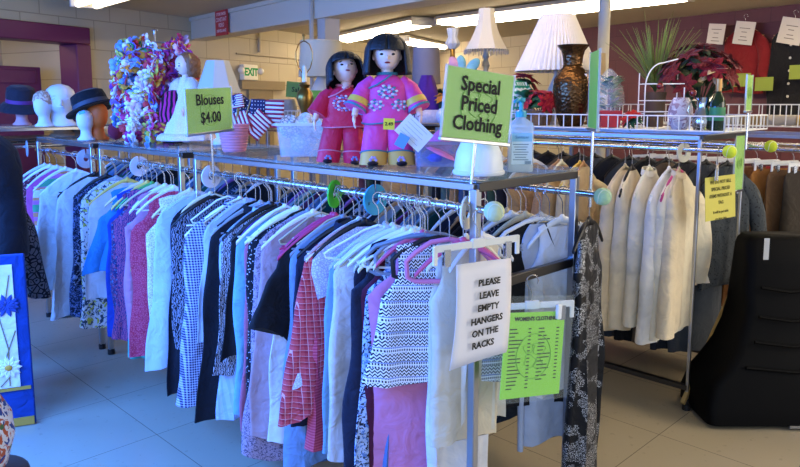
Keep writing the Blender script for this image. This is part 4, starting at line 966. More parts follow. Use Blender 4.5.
# leis on a stand
LS = at_z(151, 142, 1.356); LS = Vector((2.06, 4.22, 1.345))
t = thing('garland_stand', 'thin metal stand carrying the flower garlands', 'stand', LS, FACE)
obj('base', MB().lathe([(.1, 0), (.1, .012), (.02, .02)], n=24), STEEL, t); obj('pole', MB().tube([(0, 0, .01), (0, 0, .70)], .006, 8), STEEL, t)
obj('arms', MB().tube([(-.17, 0, .63), (.17, 0, .63)], .006, 8).tube([(0, -.12, .61), (0, .12, .61)], .006, 8).tube([(-.02, 0, .705), (.02, 0, .705)], .004, 6), STEEL, t)
FC = ['#f2f0f4', '#d8427f', '#8a68c8', '#f0a83a', '#6f9ade', '#d23f45', '#2f8f58', '#d8cf55', '#b0307f', '#8fb3e0', '#e9c7dd', '#9a3fa8']
FM = [P('plain', c, rough=.7) for c in FC]
def lei(label, path, cols, n, r=.046, seed=1, jit=.02):
    q = random.Random(seed); b = MB(); pts = [Vector(p) for p in path]; seg = [(pts[i+1]-pts[i]).length for i in range(len(pts)-1)]; tot = sum(seg)
    for k in range(n):
        s = tot*(k+.5)/n; i = 0
        while i < len(seg)-1 and s > seg[i]: s -= seg[i]; i += 1
        p = pts[i].lerp(pts[i+1], s/seg[i])+Vector((q.uniform(-jit, jit), q.uniform(-jit, jit), q.uniform(-jit, jit)))
        M = Euler((q.uniform(0, 6.3), q.uniform(0, 6.3), q.uniform(0, 6.3))).to_matrix(); rr = r*q.uniform(.85, 1.2); b.cur = cols[k % len(cols)] if q.random() < .8 else q.randrange(12)
        for f in range(5):
            a = 2*pi*f/5; ca, sa = cos(a), sin(a); v = []
            for (u, w, h) in ((.06, 0, 0), (.5, .42, .2), (.9, .36, .12), (1.05, 0, .05), (.9, -.36, .12), (.5, -.42, .2)):
                v.append(M @ Vector((rr*(u*ca-w*sa), rr*(u*sa+w*ca), rr*h))+p)
            b.add(v, [(0, 1, 2, 3), (0, 3, 4, 5)])
    o = obj('flower_garland', b, FM, None, LS, FACE, 80); o.modifiers.new('thick', 'SOLIDIFY').thickness = .0015; return tag(o, label, 'garland', 'flower garlands on the metal stand')
def drape(x0, x1, ytop, top, lo0, lo1, yo=0):
    top -= .05; return [(x0, yo, lo0), (x0, yo, (lo0+top)/2), (x0*.8+x1*.2, ytop, top-.04), ((x0+x1)/2, ytop, top), (x0*.2+x1*.8, ytop, top-.04), (x1, yo, (lo1+top)/2), (x1, yo, lo1)]
lei('garland of blue violet and white flowers at the far left of the stand', drape(-.24, -.10, 0, .66, .12, .20), [2, 4, 0, 7, 9, 3], 75, seed=1)
lei('rainbow flower garland hanging left on the stand', drape(-.20, -.06, -.04, .65, .10, .14, -.05), [5, 3, 0, 2, 7, 1, 9], 75, seed=2)
lei('second mixed garland with green leaves, left on the stand', drape(-.25, -.15, .03, .60, .20, .25, .03), [0, 2, 1, 6, 3, 0], 70, seed=6)
lei('garland with orange and purple flowers across the stand top', drape(-.16, .02, -.02, .68, .22, .25, -.07), [3, 2, 0, 3, 5, 9], 75, seed=3)
lei('white flower garland hanging lowest at the front', [(-.13, -.10, .02), (-.11, -.11, .15), (-.10, -.11, .28), (-.04, -.10, .38), (.02, -.08, .45), (.03, -.03, .52)], [0, 0, 0, 7, 0, 10], 75, seed=4)
lei('red orange and white flower garland down the middle', [(0, -.10, .01), (.0, -.11, .15), (.01, -.11, .30), (.03, -.10, .42), (0, -.06, .5)], [1, 3, 0, 5, 7, 1], 70, seed=5)
lei('magenta garland hanging right on the stand', drape(.10, .20, 0, .68, .28, .36), [8, 10, 11, 8, 1, 8], 75, seed=7)
lei('pink and orange garland at the right of the stand', drape(.04, .23, -.03, .67, .40, .30, -.04), [8, 3, 10, 1, 8, 5], 70, seed=8)
lei('short garland of pink red flowers low at the right', [(.05, -.08, .02), (.07, -.09, .10), (.11, -.08, .05)], [1, 5, 3, 8], 22, seed=9)
# striped hat beside the garlands, on a black head form
t = thing('hat_form', 'black head form wearing the pink zebra striped scarf', 'display head', (2.10, 4.06, 1.356), FACE)
obj('form', MB().lathe([(.07, 0), (.065, .06), (.05, .10), (.075, .16), (.08, .22), (.05, .28), (.01, .30)], n=24), BLACKF, t)
tag(obj('scarf', MB().lathe([(.10, .13), (.098, .19), (.088, .26), (.06, .31), (.01, .33)], n=28, wob=.04, k=5), P('zebra', '#141016', '#c92a74', s=.9), None, (2.10, 4.06, 1.356), FACE), 'pink and black zebra striped scarf beside the garlands', 'scarf')
# mannequin heads
def mannequin(name, label, loc, rot, m, hgt=.25, group=None, face=True, wide=1.0):
    t = thing(name, label, 'mannequin head', loc, rot, group); k = hgt/.30; b = MB(); rings = []
    prof = [(.085, .07, 0), (.088, .072, .012), (.06, .058, .035), (.05, .05, .07), (.05, .052, .10), (.06, .07, .125), (.07, .084, .15), (.077, .09, .19), (.078, .092, .225), (.068, .082, .26), (.045, .056, .287), (.012, .015, .30)]
    for i, (w, d_, z) in enumerate(prof):
        rg = []
        for j in range(24):
            a = 2*pi*j/24; x, y = w*cos(a), d_*sin(a)-.012*(z > .11)
            if face and sin(a) < -.5:
                f = (-sin(a)-.5)*2
                if .15 < z < .2: y -= .012*f*(abs(cos(a)) < .3)
                if .11 < z < .13: y -= .012*f
            rg.append((x*k, y*k, z*k))
        rings.append(rg)
    b.loft(rings, True, True); o = obj('head_form', b, m, t, angle=80)
    if face:
        b = MB(); b.ell((0, -.108*k, .17*k), (.011*k, .018*k, .026*k), 10, 7)
        for s in (-1, 1):
            b.ell((s*.03*k, -.094*k, .195*k), (.016*k, .008*k, .007*k), 10, 6); b.tube([(s*.014*k, -.1*k, .212*k), (s*.03*k, -.1*k, .217*k), (s*.046*k, -.09*k, .209*k)], .004*k, 6); b.ell((s*.077*k, 0, .18*k), (.01*k, .018*k, .03*k), 8, 6)
        b.ell((0, -.101*k, .138*k), (.02*k, .008*k, .008*k), 10, 6); obj('facial_features', b, m, o)
    return t
FOAM = mat('white_foam', '#dcdde0', .7)
h0 = at_z(62, 126, 1.435); mh = mannequin('mannequin_head', 'white bald mannequin head with face, on the far rack', h0, FACE+.45, FOAM, .30)
for ch_ in mh.children_recursive:
    for v in ch_.data.vertices: v.co.x *= 1.3; v.co.y *= 1.22
h1 = at_z(42, 127, 1.435)+Vector((.05, .1, 0)); mannequin('mannequin_head', 'pale head form wearing a beaded tan cap', h1, FACE, FOAM, .22, face=False)
tag(obj('beaded_cap', MB().lathe([(.062, 0), (.068, .03), (.06, .065), (.035, .09), (.008, .098)], n=24), P('knit', '#b58f74', '#d9c0a8', s=.6), None, h1+Vector((0, 0, .155)), FACE), 'beaded tan cap on the pale head form', 'cap')
h2 = at_z(12, 126, 1.435)+Vector((.12, .17, 0)); mannequin('mannequin_head', 'pink head form under the dark hat at left edge', h2, FACE, mat('pink_foam', '#d29a98', .7), .23, face=False)
def hat(label, loc, rot, cr, ch_, br, m, band, droop=.02):
    t = thing('hat', label, 'hat', loc, rot)
    obj('crown', MB().lathe([(cr, 0), (cr*1.0, ch_*.5), (cr*.93, ch_*.85), (cr*.7, ch_*.98), (.01, ch_*.97)], n=28), m, t)
    obj('brim', MB().lathe([(cr*.9, .004), (cr*1.2, -.002), (br*.9, -droop*.7), (br, -droop), (br, -droop-.006), (cr*1.1, -.010)], n=32, wob=.03, k=2), m, t)
    obj('hat_band', MB().lathe([(cr*1.02, .005), (cr*1.03, .006), (cr*1.02, .032), (cr*.99, .033)], n=28), band, t); return t
hat('dark grey hat with purple band on the pink head', h2+Vector((0, 0, .165)), (.15, .12, FACE), .10, .13, .165, P('plain', '#2a2730'), mat('purple_band', '#6a2f74', .6), .05)
h3 = at_z(98, 139.5, 1.356); mannequin('mannequin_head', 'bright orange head form left of the garlands', h3+Vector((0, 0, 0)), FACE+.8, mat('orange_foam', '#d9641f', .6), .25, face=False)
h4 = at_z(86, 141, 1.356)+Vector((0.05, .12, 0)); mannequin('mannequin_head', 'white head form half hidden left of the orange one', h4, FACE, FOAM, .20, face=False)
hat('black wide brimmed hat tilted on the orange head', h3+Vector((0, 0, .215))-RT*.03, (-.1, -.38, FACE), .115, .11, .17, P('plain', '#121419'), mat('blue_bandana', '#3a3f4c', .6), .01)
tag(obj('hat_tag', MB().box((0, 0, 0), (.04, .004, .018)), mat('sky_tag', '#4f9fd8', .5), None, at_d(82, 112.5, 4.5), (0, -.3, FACE)), 'blue tag on the black wide brimmed hat', 'tag')
tag(obj('cloth_bundle', MB().ell((0, 0, .06), (.05, .05, .06), 14, 8), P('plain', '#7a1c30'), None, at_z(116, 140, 1.356)), 'dark red cloth between orange head and garlands', 'cloth')
# round straw things on the lower shelf of the crosswise rack
for k in range(4):
    q = at_z(40+26*k, 133, 1.345)
    tag(obj('straw_hat', MB().lathe([(.10, .0), (.098, .02), (.07, .03), (.065, .055), (.045, .07), (.01, .072)], n=24), mat('straw', '#8f7458', .8, noise=.2, nscale=60), None, (min(q.x, 2.2)+.0*k, 5.9, 1.338)), 'brown straw hat on the lower far shelf, %s from the left' % ORD[k], 'hat', 'brown straw hats on the lower far shelf')
# ------------------------------------------------------------------ things on the right row's baskets
ZB = 1.463
def put(px, X, z=ZB): v = at_x(px, 120, X); return Vector((v.x, v.y, z))     # a spot on the right row's baskets
def wall_at(px, py, off):
    a, b = RW.inverted() @ CAM, RW.inverted() @ (CAM+ray(px, py)); return a+(b-a)*((off-a.y)/(b.y-a.y))
def hgt(px, py, X): return at_x(px, py, X).z-ZB
def shade(parent, r0, r1, z0, h, m, n=48, pleat=0.0, name='lamp_shade', curve=0.0, facets=None):
    b = MB(); N = facets or n; rings = []
    for off in (0, -.004):
        rr = []
        for k in range(9):
            u = k/8; r = r0+(r1-r0)*u-curve*sin(pi*u)
            rr.append([((r+off)*(1+(pleat if j % 2 else -pleat))*cos(2*pi*j/N), (r+off)*(1+(pleat if j % 2 else -pleat))*sin(2*pi*j/N), z0+h*u) for j in range(N)])
        rings += rr if off == 0 else rr[::-1]
    rings.append(rings[0]); b.loft(rings); return obj(name, b, m, parent, angle=25 if (pleat or facets) else 60)
# big pleated shade
p = put(555, 3.95); t = thing('table_lamp', 'table lamp with large white pleated shade, behind the brass vase', 'lamp', p)
shade(t, .262, .105, .34, .355, mat('pleated_shade', '#e6ded2', .8, noise=.04), 108, .022)
obj('lamp_base', MB().lathe([(.07, 0), (.07, .02), (.03, .05), (.06, .12), (.065, .2), (.03, .28), (.012, .32), (.012, .55)], n=24), mat('ceramic_cream', '#c9bda4', .3), t)
obj('finial', MB().tube([(0, 0, .55), (0, 0, .70)], .004, 6).ell((0, 0, .70), .008, 8, 6), BRASS, t)
# brass vase
p = put(571, 3.68); t = thing('brass_vase', 'hammered brass vase with flared neck in the wire basket', 'vase', p)
VM, T_, B_ = base_mat('hammered_brass'); B_.inputs['Base Color'].default_value = rgb('#5e4228'); B_.inputs['Metallic'].default_value = .9; B_.inputs['Roughness'].default_value = .27
vn = T_.add('ShaderNodeTexVoronoi'); vn.inputs['Scale'].default_value = 60; tc_ = T_.add('ShaderNodeTexCoord'); T_.l.new(tc_.outputs['Object'], vn.inputs['Vector']); bp_ = T_.add('ShaderNodeBump'); bp_.inputs['Strength'].default_value = .5; bp_.inputs['Distance'].default_value = .006; T_.l.new(vn.outputs[0], bp_.inputs['Height']); T_.l.new(bp_.outputs[0], B_.inputs['Normal'])
k = .475
obj('vase_body', MB().lathe([(.13*k, 0), (.15*k, .01), (.17*k, .1*k), (.215*k, .28*k), (.235*k, .45*k), (.225*k, .58*k), (.17*k, .68*k), (.12*k, .735*k), (.115*k, .76*k), (.12*k, .80*k), (.125*k, .86*k), (.145*k, .93*k), (.19*k, .985*k), (.195*k, 1.0*k), (.18*k, 1.0*k), (.13*k, .93*k), (.11*k, .8*k)], n=40), VM, t, angle=70)
obj('neck_ring', MB().lathe([(.118*k, .742*k), (.128*k, .75*k), (.118*k, .758*k)], n=32), BRASS, t)
obj('tag', MB().box((.02, -.073, .62*k), (.09, .004, .016), Matrix.Rotation(-.08, 3, 'Y')), PAPER, t)
t.rotation_euler = (0, 0, FACE)
# small tan pleated shade behind
p = put(591, 4.08); t = thing('table_lamp', 'small tan shaded lamp between the vase and the column', 'lamp', p)
shade(t, .085, .075, .20, .25, mat('tan_shade', '#b9a27c', .8), 60, .02); obj('lamp_base', MB().lathe([(.05, 0), (.05, .015), (.015, .03), (.03, .1), (.012, .18), (.012, .3)], n=18), BRASS, t)
REDF = P('plain', '#b81e2c'); GREENF = P('plain', '#2d5a34'); DGREEN = P('plain', '#27402a')
def leaf(b, p, d, L, w, up=Vector((0, 0, 1)), bend=.2):
    d = d.normalized(); s = d.cross(up); s = s.normalized() if s.length > .01 else Vector((1, 0, 0)); n_ = s.cross(d); vs = []
    for u, ww in ((0, .05), (.25, .75), (.55, 1), (.8, .6), (1, .03)):
        c = p+d*L*u-up*bend*L*u*u
        vs += [c-s*w*ww*.5+n_*w*.10*ww, c, c+s*w*ww*.5+n_*w*.10*ww]
    b.add(vs, [(3*i+j, 3*i+j+1, 3*i+j+4, 3*i+j+3) for i in range(4) for j in (0, 1)])
def thick(o, t=.0012): o.modifiers.new('thick', 'SOLIDIFY').thickness = t; return o
def poinsettia(label, loc, R_, n, m, basket=True, cat='flowers', leafm=None, hbase=.1, sq=.7, seed=1, fl=.075):
    t = thing('poinsettia_arrangement', label, cat, loc); q = random.Random(seed); b = MB(); g = MB(); st = MB()
    for k in range(n):
        a = q.uniform(0, 6.28); e = q.uniform(.1, 1.45); rr = R_*q.uniform(.75, 1)
        c = Vector((rr*cos(e)*cos(a), rr*cos(e)*sin(a), hbase+rr*sq*(.35+sin(e)))); out = Vector((cos(e)*cos(a), cos(e)*sin(a), sin(e)+.1)).normalized(); st.tube([(0, 0, hbase*.6), c*.5+Vector((0, 0, hbase*.4)), c], .003, 5)
        o1 = out.orthogonal().normalized(); o2 = out.cross(o1)
        for f in range(7):
            an = 6.28*f/7+k; dd = (o1*cos(an)+o2*sin(an)+out*.25); leaf(b, c, dd, fl*q.uniform(.8, 1.15), fl*.48, out, .15)
        for f in range(4):
            an = 6.28*f/4+.4+k; leaf(g, c-out*.02, o1*cos(an)+o2*sin(an)-out*.1, fl*1.15, fl*.45, out, .3)
    thick(obj('flowers', b, m, t, angle=80)); thick(obj('leaves', g, leafm or GREENF, t, angle=80)); obj('stems', st, DGREEN, t)
    if basket:
        w = MB(); w.lathe([(.065, 0), (.075, .03), (.08, .07), (.085, .09), (.075, .09), (.06, .01)], n=30, wob=.02, k=15); obj('basket', w, mat('wicker', '#8a6640', .8, noise=.35, nscale=70, bump=.5), t)
    return t
poinsettia('red poinsettia in a wicker basket left of the brass vase', put(539, 3.72), .095, 9, REDF, seed=3, sq=.9, hbase=.09, fl=.07)
b = MB(); qq = random.Random(9)
for k in range(26): a = qq.uniform(0, 6.28); leaf(b, Vector((.05*cos(a), .05*sin(a), .05+qq.uniform(0, .05))), Vector((cos(a), sin(a), .3)), .07, .03)
tag(thick(obj('dried_flowers', b, P('print', '#8a7068', '#b9a79b', '#5a4038', s=1.5), None, put(533, 3.6))), 'dusty pink dried flowers in front of the red poinsettia', 'flowers')
# plant wrapped in clear plastic, in a red pot
p = put(608, 3.68); t = thing('wrapped_plant', 'green plant wrapped in clear plastic, in a red square pot', 'plant', p, FACE)
obj('pot', MB().loft([[(sx*w, sy*w, z) for sx, sy in ((-1, -1), (1, -1), (1, 1), (-1, 1))] for w, z in ((.05, 0), (.062, .095), (.056, .095), (.05, .02))], True, True), mat('red_pot', '#c23b47', .4), t)
b = MB(); qq = random.Random(5)
for k in range(60):
    a = qq.uniform(0, 6.28); z = qq.uniform(.1, .27); leaf(b, Vector((.02*cos(a), .02*sin(a), z)), Vector((cos(a), sin(a), qq.uniform(.2, 1))), .07, .035)
thick(obj('leaves', b, P('print', '#4f6f4e', '#8fa58a', s=1.2), t, angle=80))
b = MB(); b.lathe([(.06, .09), (.085, .14), (.08, .2), (.045, .29), (.012, .33)], n=20, wob=.09, k=4); obj('wrapping', b, mat('cellophane', '#dfe6e2', .12, alpha=.22), t)
poinsettia('small red flower bunch with green leaves right of the red pot', put(633, 3.62), .05, 6, P('plain', '#c02a24'), False, seed=8, hbase=.03, fl=.05)
# tiered wire stand
p = put(660, 3.72); t = thing('wire_stand', 'arched white wire plant stand with two shelves', 'stand', p, FACE); b = MB(); a_ = .105
for s in (-1, 1):
    b.tube([(s*a_, -.05, 0), (s*a_, -.05, .22)], .0035, 6); b.tube([(s*a_, .05, 0), (s*a_, .05, .30)], .003, 6)
b.tube([(-a_, -.05, .22)]+[(-a_+.09*(1-cos(x)), -.05, .22+.13*sin(x)) for x in [pi/2*k/8 for k in range(1, 9)]]+[(a_*.6, -.05, .37)], .0035, 6)
obj('frame', b, WIREW, t)
for z in (.09, .15, .24):
    b = MB()
    for y in (-.05, 0, .05): b.tube([(-a_, y, z), (a_, y, z)], .003, 6)
    obj('shelf', b, WIREW, t)
p = put(654, 3.95); t = thing('grass_plant', 'artificial grass plant fanning out above the wire stand', 'plant', p); b = MB(); qq = random.Random(2)
for k in range(110):
    a = qq.uniform(0, 6.28); e = qq.uniform(.15, .75); L_ = qq.uniform(.28, .5); leaf(b, Vector((0, 0, .2)), Vector((cos(a)*e, sin(a)*e, 1)), L_, .006, Vector((0, 0, 1)), .3*e)
thick(obj('blades', b, P('plain', '#74863f'), t, angle=80)); obj('pot', MB().lathe([(.05, 0), (.06, .17), (.065, .2), (.055, .2), (.045, .02)], n=20), mat('brown_pot', '#5a4432', .6), t)
poinsettia('large dark red poinsettia arrangement behind the wire stand and bottle', put(698, 4.02), .25, 40, P('plain', '#6a1a1e'), False, leafm=P('plain', '#2f3a20'), hbase=.14, sq=.95, seed=12, fl=.075)
poinsettia('crimson poinsettia bloom at the top of the large arrangement', put(711, 3.95)+Vector((0, 0, .27)), .05, 4, P('plain', '#7d1720'), False, leafm=P('plain', '#c9b48a'), hbase=.02, seed=13, fl=.085)
for k, (px, py, d_) in enumerate(((660, 86, 3.66), (693, 93, 3.6))):
    b = MB().ell((0, 0, 0), .019, 14, 10); tag(obj('bauble', b, mat('bauble_red', '#6d0f1c', .1, coat=.5), None, at_x(px, py, d_)), ('round dark red bauble on the wire stand', 'round dark red bauble beside the silver pitcher')[k], 'bauble', 'dark red baubles')
# bag, pitcher, bottle
b = MB(); rings = []
for k in range(11):
    u = k/10; rings.append([(.062*sin(pi*(.12+.76*u))**.5*cos(a)*(1+.05*sin(5*a+3*u)), .05*sin(pi*(.12+.76*u))**.5*sin(a), .165*u) for a in [2*pi*j/22 for j in range(22)]])
b.loft(rings, True, True); tag(obj('gift_bag', b, P('print', '#b9b9c6', '#9a8494', '#d9d4da', s=.5), None, put(680, 3.62), FACE), 'bulging clear bag of pale goods left of the silver pitcher', 'bag')
t = thing('pitcher', 'silver pitcher with curved handle between bag and wine bottle', 'pitcher', put(702, 3.6), FACE)
obj('body', MB().lathe([(.036, 0), (.045, .02), (.048, .05), (.035, .09), (.026, .12), (.03, .15), (.034, .165), (.028, .165), (.02, .12)], n=24), mat('silver', '#c9cdd2', .15, 1.0), t)
obj('handle', MB().tube([(-.03, 0, .15), (-.06, 0, .15), (-.075, 0, .10), (-.045, 0, .05)], .005, 8), mat('silver', '#c9cdd2', .15, 1.0), t); obj('spout', MB().tube([(.02, 0, .13), (.05, 0, .165), (.062, 0, .18)], [.02, .012, .01], 10), mat('silver', '#c9cdd2', .15, 1.0), t)
t = thing('bottle', 'dark green wine bottle with gold foil neck', 'bottle', put(717, 3.6), FACE)
obj('glass', MB().lathe([(.034, 0), (.037, .006), (.037, .135), (.03, .16), (.0145, .19), (.0135, .245), (.0135, .25)], n=28), mat('bottle_glass', '#0f2a17', .08, spec=.8), t)
obj('foil', MB().lathe([(.0145, .195), (.0152, .2), (.0152, .255), (.013, .257)], n=20), mat('gold_foil', '#b58a52', .35, .6), t); obj('label', MB().lathe([(.0374, .05), (.0376, .051), (.0376, .115), (.0374, .116)], n=28), mat('green_label', '#2f7a4f', .5), t)
# ------------------------------------------------------------------ things behind the dolls
ZS = 1.463
p = put(485, 3.8); t = thing('table_lamp', 'table lamp with cream bell shade and hanging bead fringe', 'lamp', p, .3)
CREAMS = mat('cream_shade', '#dccfae', .8)
hb = hgt(485, 50, 3.8); ht = hgt(485, 9, 3.8)
shade(t, .15, .055, hb, ht-hb, CREAMS, facets=8, curve=.022)
b = MB()
for k in range(44): a = 2*pi*k/44; b.tube([(.147*cos(a), .147*sin(a), hb), (.149*cos(a), .149*sin(a), hb-.022-.008*(k % 2))], .0035, 5)
obj('fringe', b, mat('bead_fringe', '#a79b84', .5), t)
obj('lamp_base', MB().lathe([(.07, 0), (.07, .02), (.025, .05), (.022, hb-.17), (.016, hb-.13), (.028, hb-.10), (.014, hb-.06), (.024, hb-.04), (.012, hb), (.012, hb+.1)], n=20), mat('lamp_silver', '#b3aa95', .35, .4), t); obj('finial', MB().tube([(0, 0, ht-.02), (0, 0, ht+.012)], .009, 8), BRASS, t)
p = put(452, 3.72); t = thing('candle_lamp', 'slim brass candle lamp with ruffled glass shade', 'lamp', p); z1 = hgt(452, 58, 3.72)
obj('stem', MB().lathe([(.05, 0), (.05, .015), (.01, .04), (.008, z1-.05), (.018, z1-.04), (.018, z1+.06), (.01, z1+.07)], n=16), BRASS, t); obj('glass_shade', MB().lathe([(.02, z1+.06), (.045, z1+.085), (.05, z1+.10), (.03, z1+.14), (.04, z1+.2), (.035, z1+.2), (.028, z1+.14), (.045, z1+.095), (.018, z1+.065)], n=30, wob=.08, k=10), mat('frosted', '#e2ddcc', .25, alpha=.6), t)
p = put(426, 3.8); t = thing('table_lamp', 'lamp with plain grey drum shade behind the pink doll', 'lamp', p); z1 = hgt(426, 84, 3.8)
shade(t, .105, .095, z1, .26, mat('grey_shade', '#837c80', .8)); obj('lamp_base', MB().lathe([(.06, 0), (.06, .02), (.03, .05), (.012, .1), (.012, .3)], n=18), STEEL, t)
p = put(322, 3.85); t = thing('table_lamp', 'lamp with tall cream drum shade behind the red doll', 'lamp', p); z1 = hgt(322, 77, 3.85); z2 = hgt(322, 41, 3.85)
shade(t, .195, .175, z1, z2-z1, mat('cream_drum', '#d8ccab', .8)); obj('lamp_base', MB().lathe([(.13, 0), (.135, .03), (.125, .08), (.09, z1*.7), (.04, z1), (.012, z1+.03), (.012, z1+.12)], n=28), mat('white_ceramic', '#dcd8cb', .3), t); obj('shade_trim', MB().lathe([(.176, z2-.012), (.179, z2-.01), (.179, z2), (.175, z2+.002)], n=40), CREAMS, t)
tag(obj('green_card', MB().box((0, 0, .12), (.16, .004, .24)), LIME, None, put(319, 3.64), (0, .02, FACE)), 'plain lime card in front of the cream drum lamp base', 'card')
# brass lamp without shade
p = Vector((2.12, 2.78, 1.352)); t = thing('table_lamp', 'brass table lamp without shade, bare wire harp showing', 'lamp', p, FACE+.3)
zb = lambda py: at_d(302, py, 3.44).z-1.352
b = MB(); b.lathe([(.06, 0), (.062, .02), (.03, .04), (.018, .10), (.02, zb(122)), (.035, zb(117)), (.02, zb(113)), (.03, zb(106)), (.043, zb(99)), (.036, zb(92)), (.018, zb(88)), (.03, zb(85)), (.012, zb(82))], n=20); obj('lamp_base', b, BRASS, t)
obj('candle_sleeve', MB().lathe([(.012, zb(82)), (.012, zb(72)), (.009, zb(71)), (.009, zb(66))], n=14), mat('ivory_sleeve', '#d8d0b8', .4), t)
b = MB(); b.tube([(.018*sx, 0, zz) for sx, zz in ((.4, zb(74)), (1.6, zb(68)), (2.2, zb(60)), (2.2, zb(52)), (1.5, zb(45)), (.4, zb(42)), (-.4, zb(42)), (-1.5, zb(45)), (-2.2, zb(52)), (-2.2, zb(60)), (-1.6, zb(68)), (-.4, zb(74)))], .003, 6)
b.tube([(0, 0, zb(42)), (0, 0, zb(37))], .004, 6); b.ell((0, 0, zb(36)), .008, 8, 6); obj('harp', b, BRASS, t)
# white lampshade behind the white dress doll
p = Vector((2.20, 3.72, 1.356)); t = thing('table_lamp', 'small lamp with white panelled shade behind the blouses sign', 'lamp', p); z1 = at_d(229, 93, 4.15).z-1.356; z2 = at_d(226, 61, 4.15).z-1.356
shade(t, .135, .068, z1, z2-z1, mat('white_shade', '#bdb9ac', .8), facets=8); obj('lamp_base', MB().lathe([(.05, 0), (.05, .015), (.02, .04), (.03, .08), (.012, z1-.02), (.012, z1+.05)], n=18), mat('white_ceramic', '#dcd8cb', .3), t)
# patterned bag, ears, purple cloth, flowers, bits
b = MB(); rings = []
for k in range(11):
    u = k/10; w = .21*sin(pi*(.18+.62*u))**.6; rings.append([(w*cos(a), .10*sin(pi*(.15+.7*u))*sin(a)+.01*sin(7*a), .30*u-.03*cos(a)*u) for a in [2*pi*j/24 for j in range(24)]])
b.loft(rings, True, True); o = obj('beach_bag', b, P('zigzag', '#1f8f6a', '#d9e4dc', '#3fb0b8', s=.35), None, put(502, 3.68), FACE); tag(o, 'green turquoise and white patterned bag above the special priced sign', 'bag')
pf = put(462, 3.62); t = thing('padded_flower', 'padded toy flower with pink and turquoise petals above the priced sign', 'toy flower', pf, FACE); hz = hgt(462, 70, 3.62)
obj('stem', MB().tube([(0, 0, 0), (0, .005, hz)], .004, 6), GREENF, t)
for dx, c, sx in ((-.055, '#d99aa6', -.5), (-.015, '#7fb9bd', -.05), (.07, '#7fb9bd', .75)):
    M = Matrix.Rotation(sx, 3, 'Y'); obj('petal', MB().ell(Vector((dx*.6, 0, hz))+M @ Vector((0, 0, .04)), (.034, .014, .058), 14, 9, M), P('plain', c), t)
b = MB(); rings = []
for k in range(12):
    u = k/11; w = .04+.10*u; rings.append([(w*cos(a)*(1+.08*sin(4*a+k)), .07*sin(a)*(1+.1*sin(6*a)), .33*(1-u)) for a in [2*pi*j/26 for j in range(26)]])
b.loft(rings, True, True); tag(obj('purple_cloth', b, P('plain', '#5a2a86'), None, put(427, 3.66), FACE), 'purple cloth draped behind the pink doll', 'cloth')
poinsettia('orange fabric flowers left of the special priced sign', put(444, 3.66), .09, 8, P('plain', '#d98a24'), False, seed=21, hbase=.08, sq=1.0, fl=.06, leafm=DGREEN)
poinsettia('dark green leafy plant below the grey drum lampshade', put(437, 3.9), .13, 8, DGREEN, False, cat='plant', seed=22, hbase=.12, fl=.07, leafm=P('plain', '#1d2d20'))
poinsettia('red flowers between green bag and pleated lampshade', put(521, 3.85), .12, 8, REDF, False, seed=23, hbase=.16, sq=1.0, fl=.07)
b = MB(); leaf_m = P('plain', '#2f7a45'); qq = random.Random(14)
for k in range(24): a = qq.uniform(0, 6.28); leaf(b, Vector((0, 0, .15)), Vector((cos(a), sin(a), qq.uniform(.2, .9))), .17, .06)
tag(thick(obj('leafy_plant', b, leaf_m, None, put(524, 3.75))), 'green leafy plant left of the red poinsettia', 'plant')
# wicker baskets, tote, boxes and cushions along the baskets further back
for k, (px, d_, w_, h_, c, nm, lb) in enumerate(((343, 3.68, .15, .22, '#7a4a30', 'wicker_basket', 'tall brown wicker basket between the two costumed dolls'), (282, 3.7, .13, .17, '#a9a7a2', 'grey_tote', 'grey tote standing above the clear storage bin'), (266, 3.8, .15, .09, '#b3a79a', 'folded_blanket', 'folded pale blanket in the wire basket by flags'), (236, 3.8, .16, .10, '#8a7a50', 'folded_blanket', 'olive folded blanket in the far wire basket'), (365, 3.75, .14, .2, '#6a3a2a', 'wicker_basket', 'brown wicker basket left of the pink doll'), (432, 3.62, .12, .09, '#d6c7c9', 'cushion', 'pale pink cushion behind the paper tag'), (455, 3.62, .13, .10, '#d9d6dc', 'cushion', 'white cushion behind the special priced sign'))):
    b = MB(); rings = []
    for i in range(8):
        u = i/7; s_ = .8+.2*u if 'wicker' in nm else sin(pi*(.2+.6*u))**.4; rings.append([(w_*s_*abs(cos(a))**.6*(1 if cos(a) > 0 else -1), w_*.75*s_*abs(sin(a))**.6*(1 if sin(a) > 0 else -1), h_*u) for a in [2*pi*j/26 for j in range(26)]])
    b.loft(rings, True, True); tag(obj(nm, b, mat('stuff_'+c, c, .85, noise=.25, nscale=60, bump=.4), None, put(px, d_), FACE), lb, nm.split('_')[-1])
t = obj('wall_card', MB().box((0, 0, 0), (.22, .006, .16)), mat('dark_lime', '#6f9a44', .6), None, at_d(297, 90, 7.2), (0, .1, FACE)); tag(t, 'dark green card hanging behind the brass lamp', 'sign')
text('Sale', .07, INK, t, (0, -.004, .0), bold=.001)
# ------------------------------------------------------------------ coats on the maroon wall
def wall_coat(label, px, py, w, L, m, lens=0):
    q = wall_at(px, py, .10)
    o = garment('jacket', label, 'jacket', m, 0, 0, 0, 0, w, L, sl='long', hk='flat', hcol='#b98a5c', hlabel='wooden hanger of the '+label, th=.09, group=None, wide=.085, out=.02)
    hg = [c for c in COL.objects if c.get('label') == 'wooden hanger of the '+label][0]
    Mw = RW @ Matrix.Translation((q.x, .10, q.z)) @ Matrix.Rotation(pi, 4, 'Z')
    o.matrix_world = Mw; hg.matrix_world = Mw; return q
qa = wall_coat('dark red jacket hanging on the maroon wall', 746, 16, .25, .82, P('plain', '#7d1a1c'))
qb = wall_coat('black buttoned coat hanging on the maroon wall at the right edge', 796, 12, .25, 1.05, P('plain', '#17171a'))
b = MB()
for k in range(6): b.ell((0, -.055, -.2-.13*k), (.014, .006, .014), 8, 6)
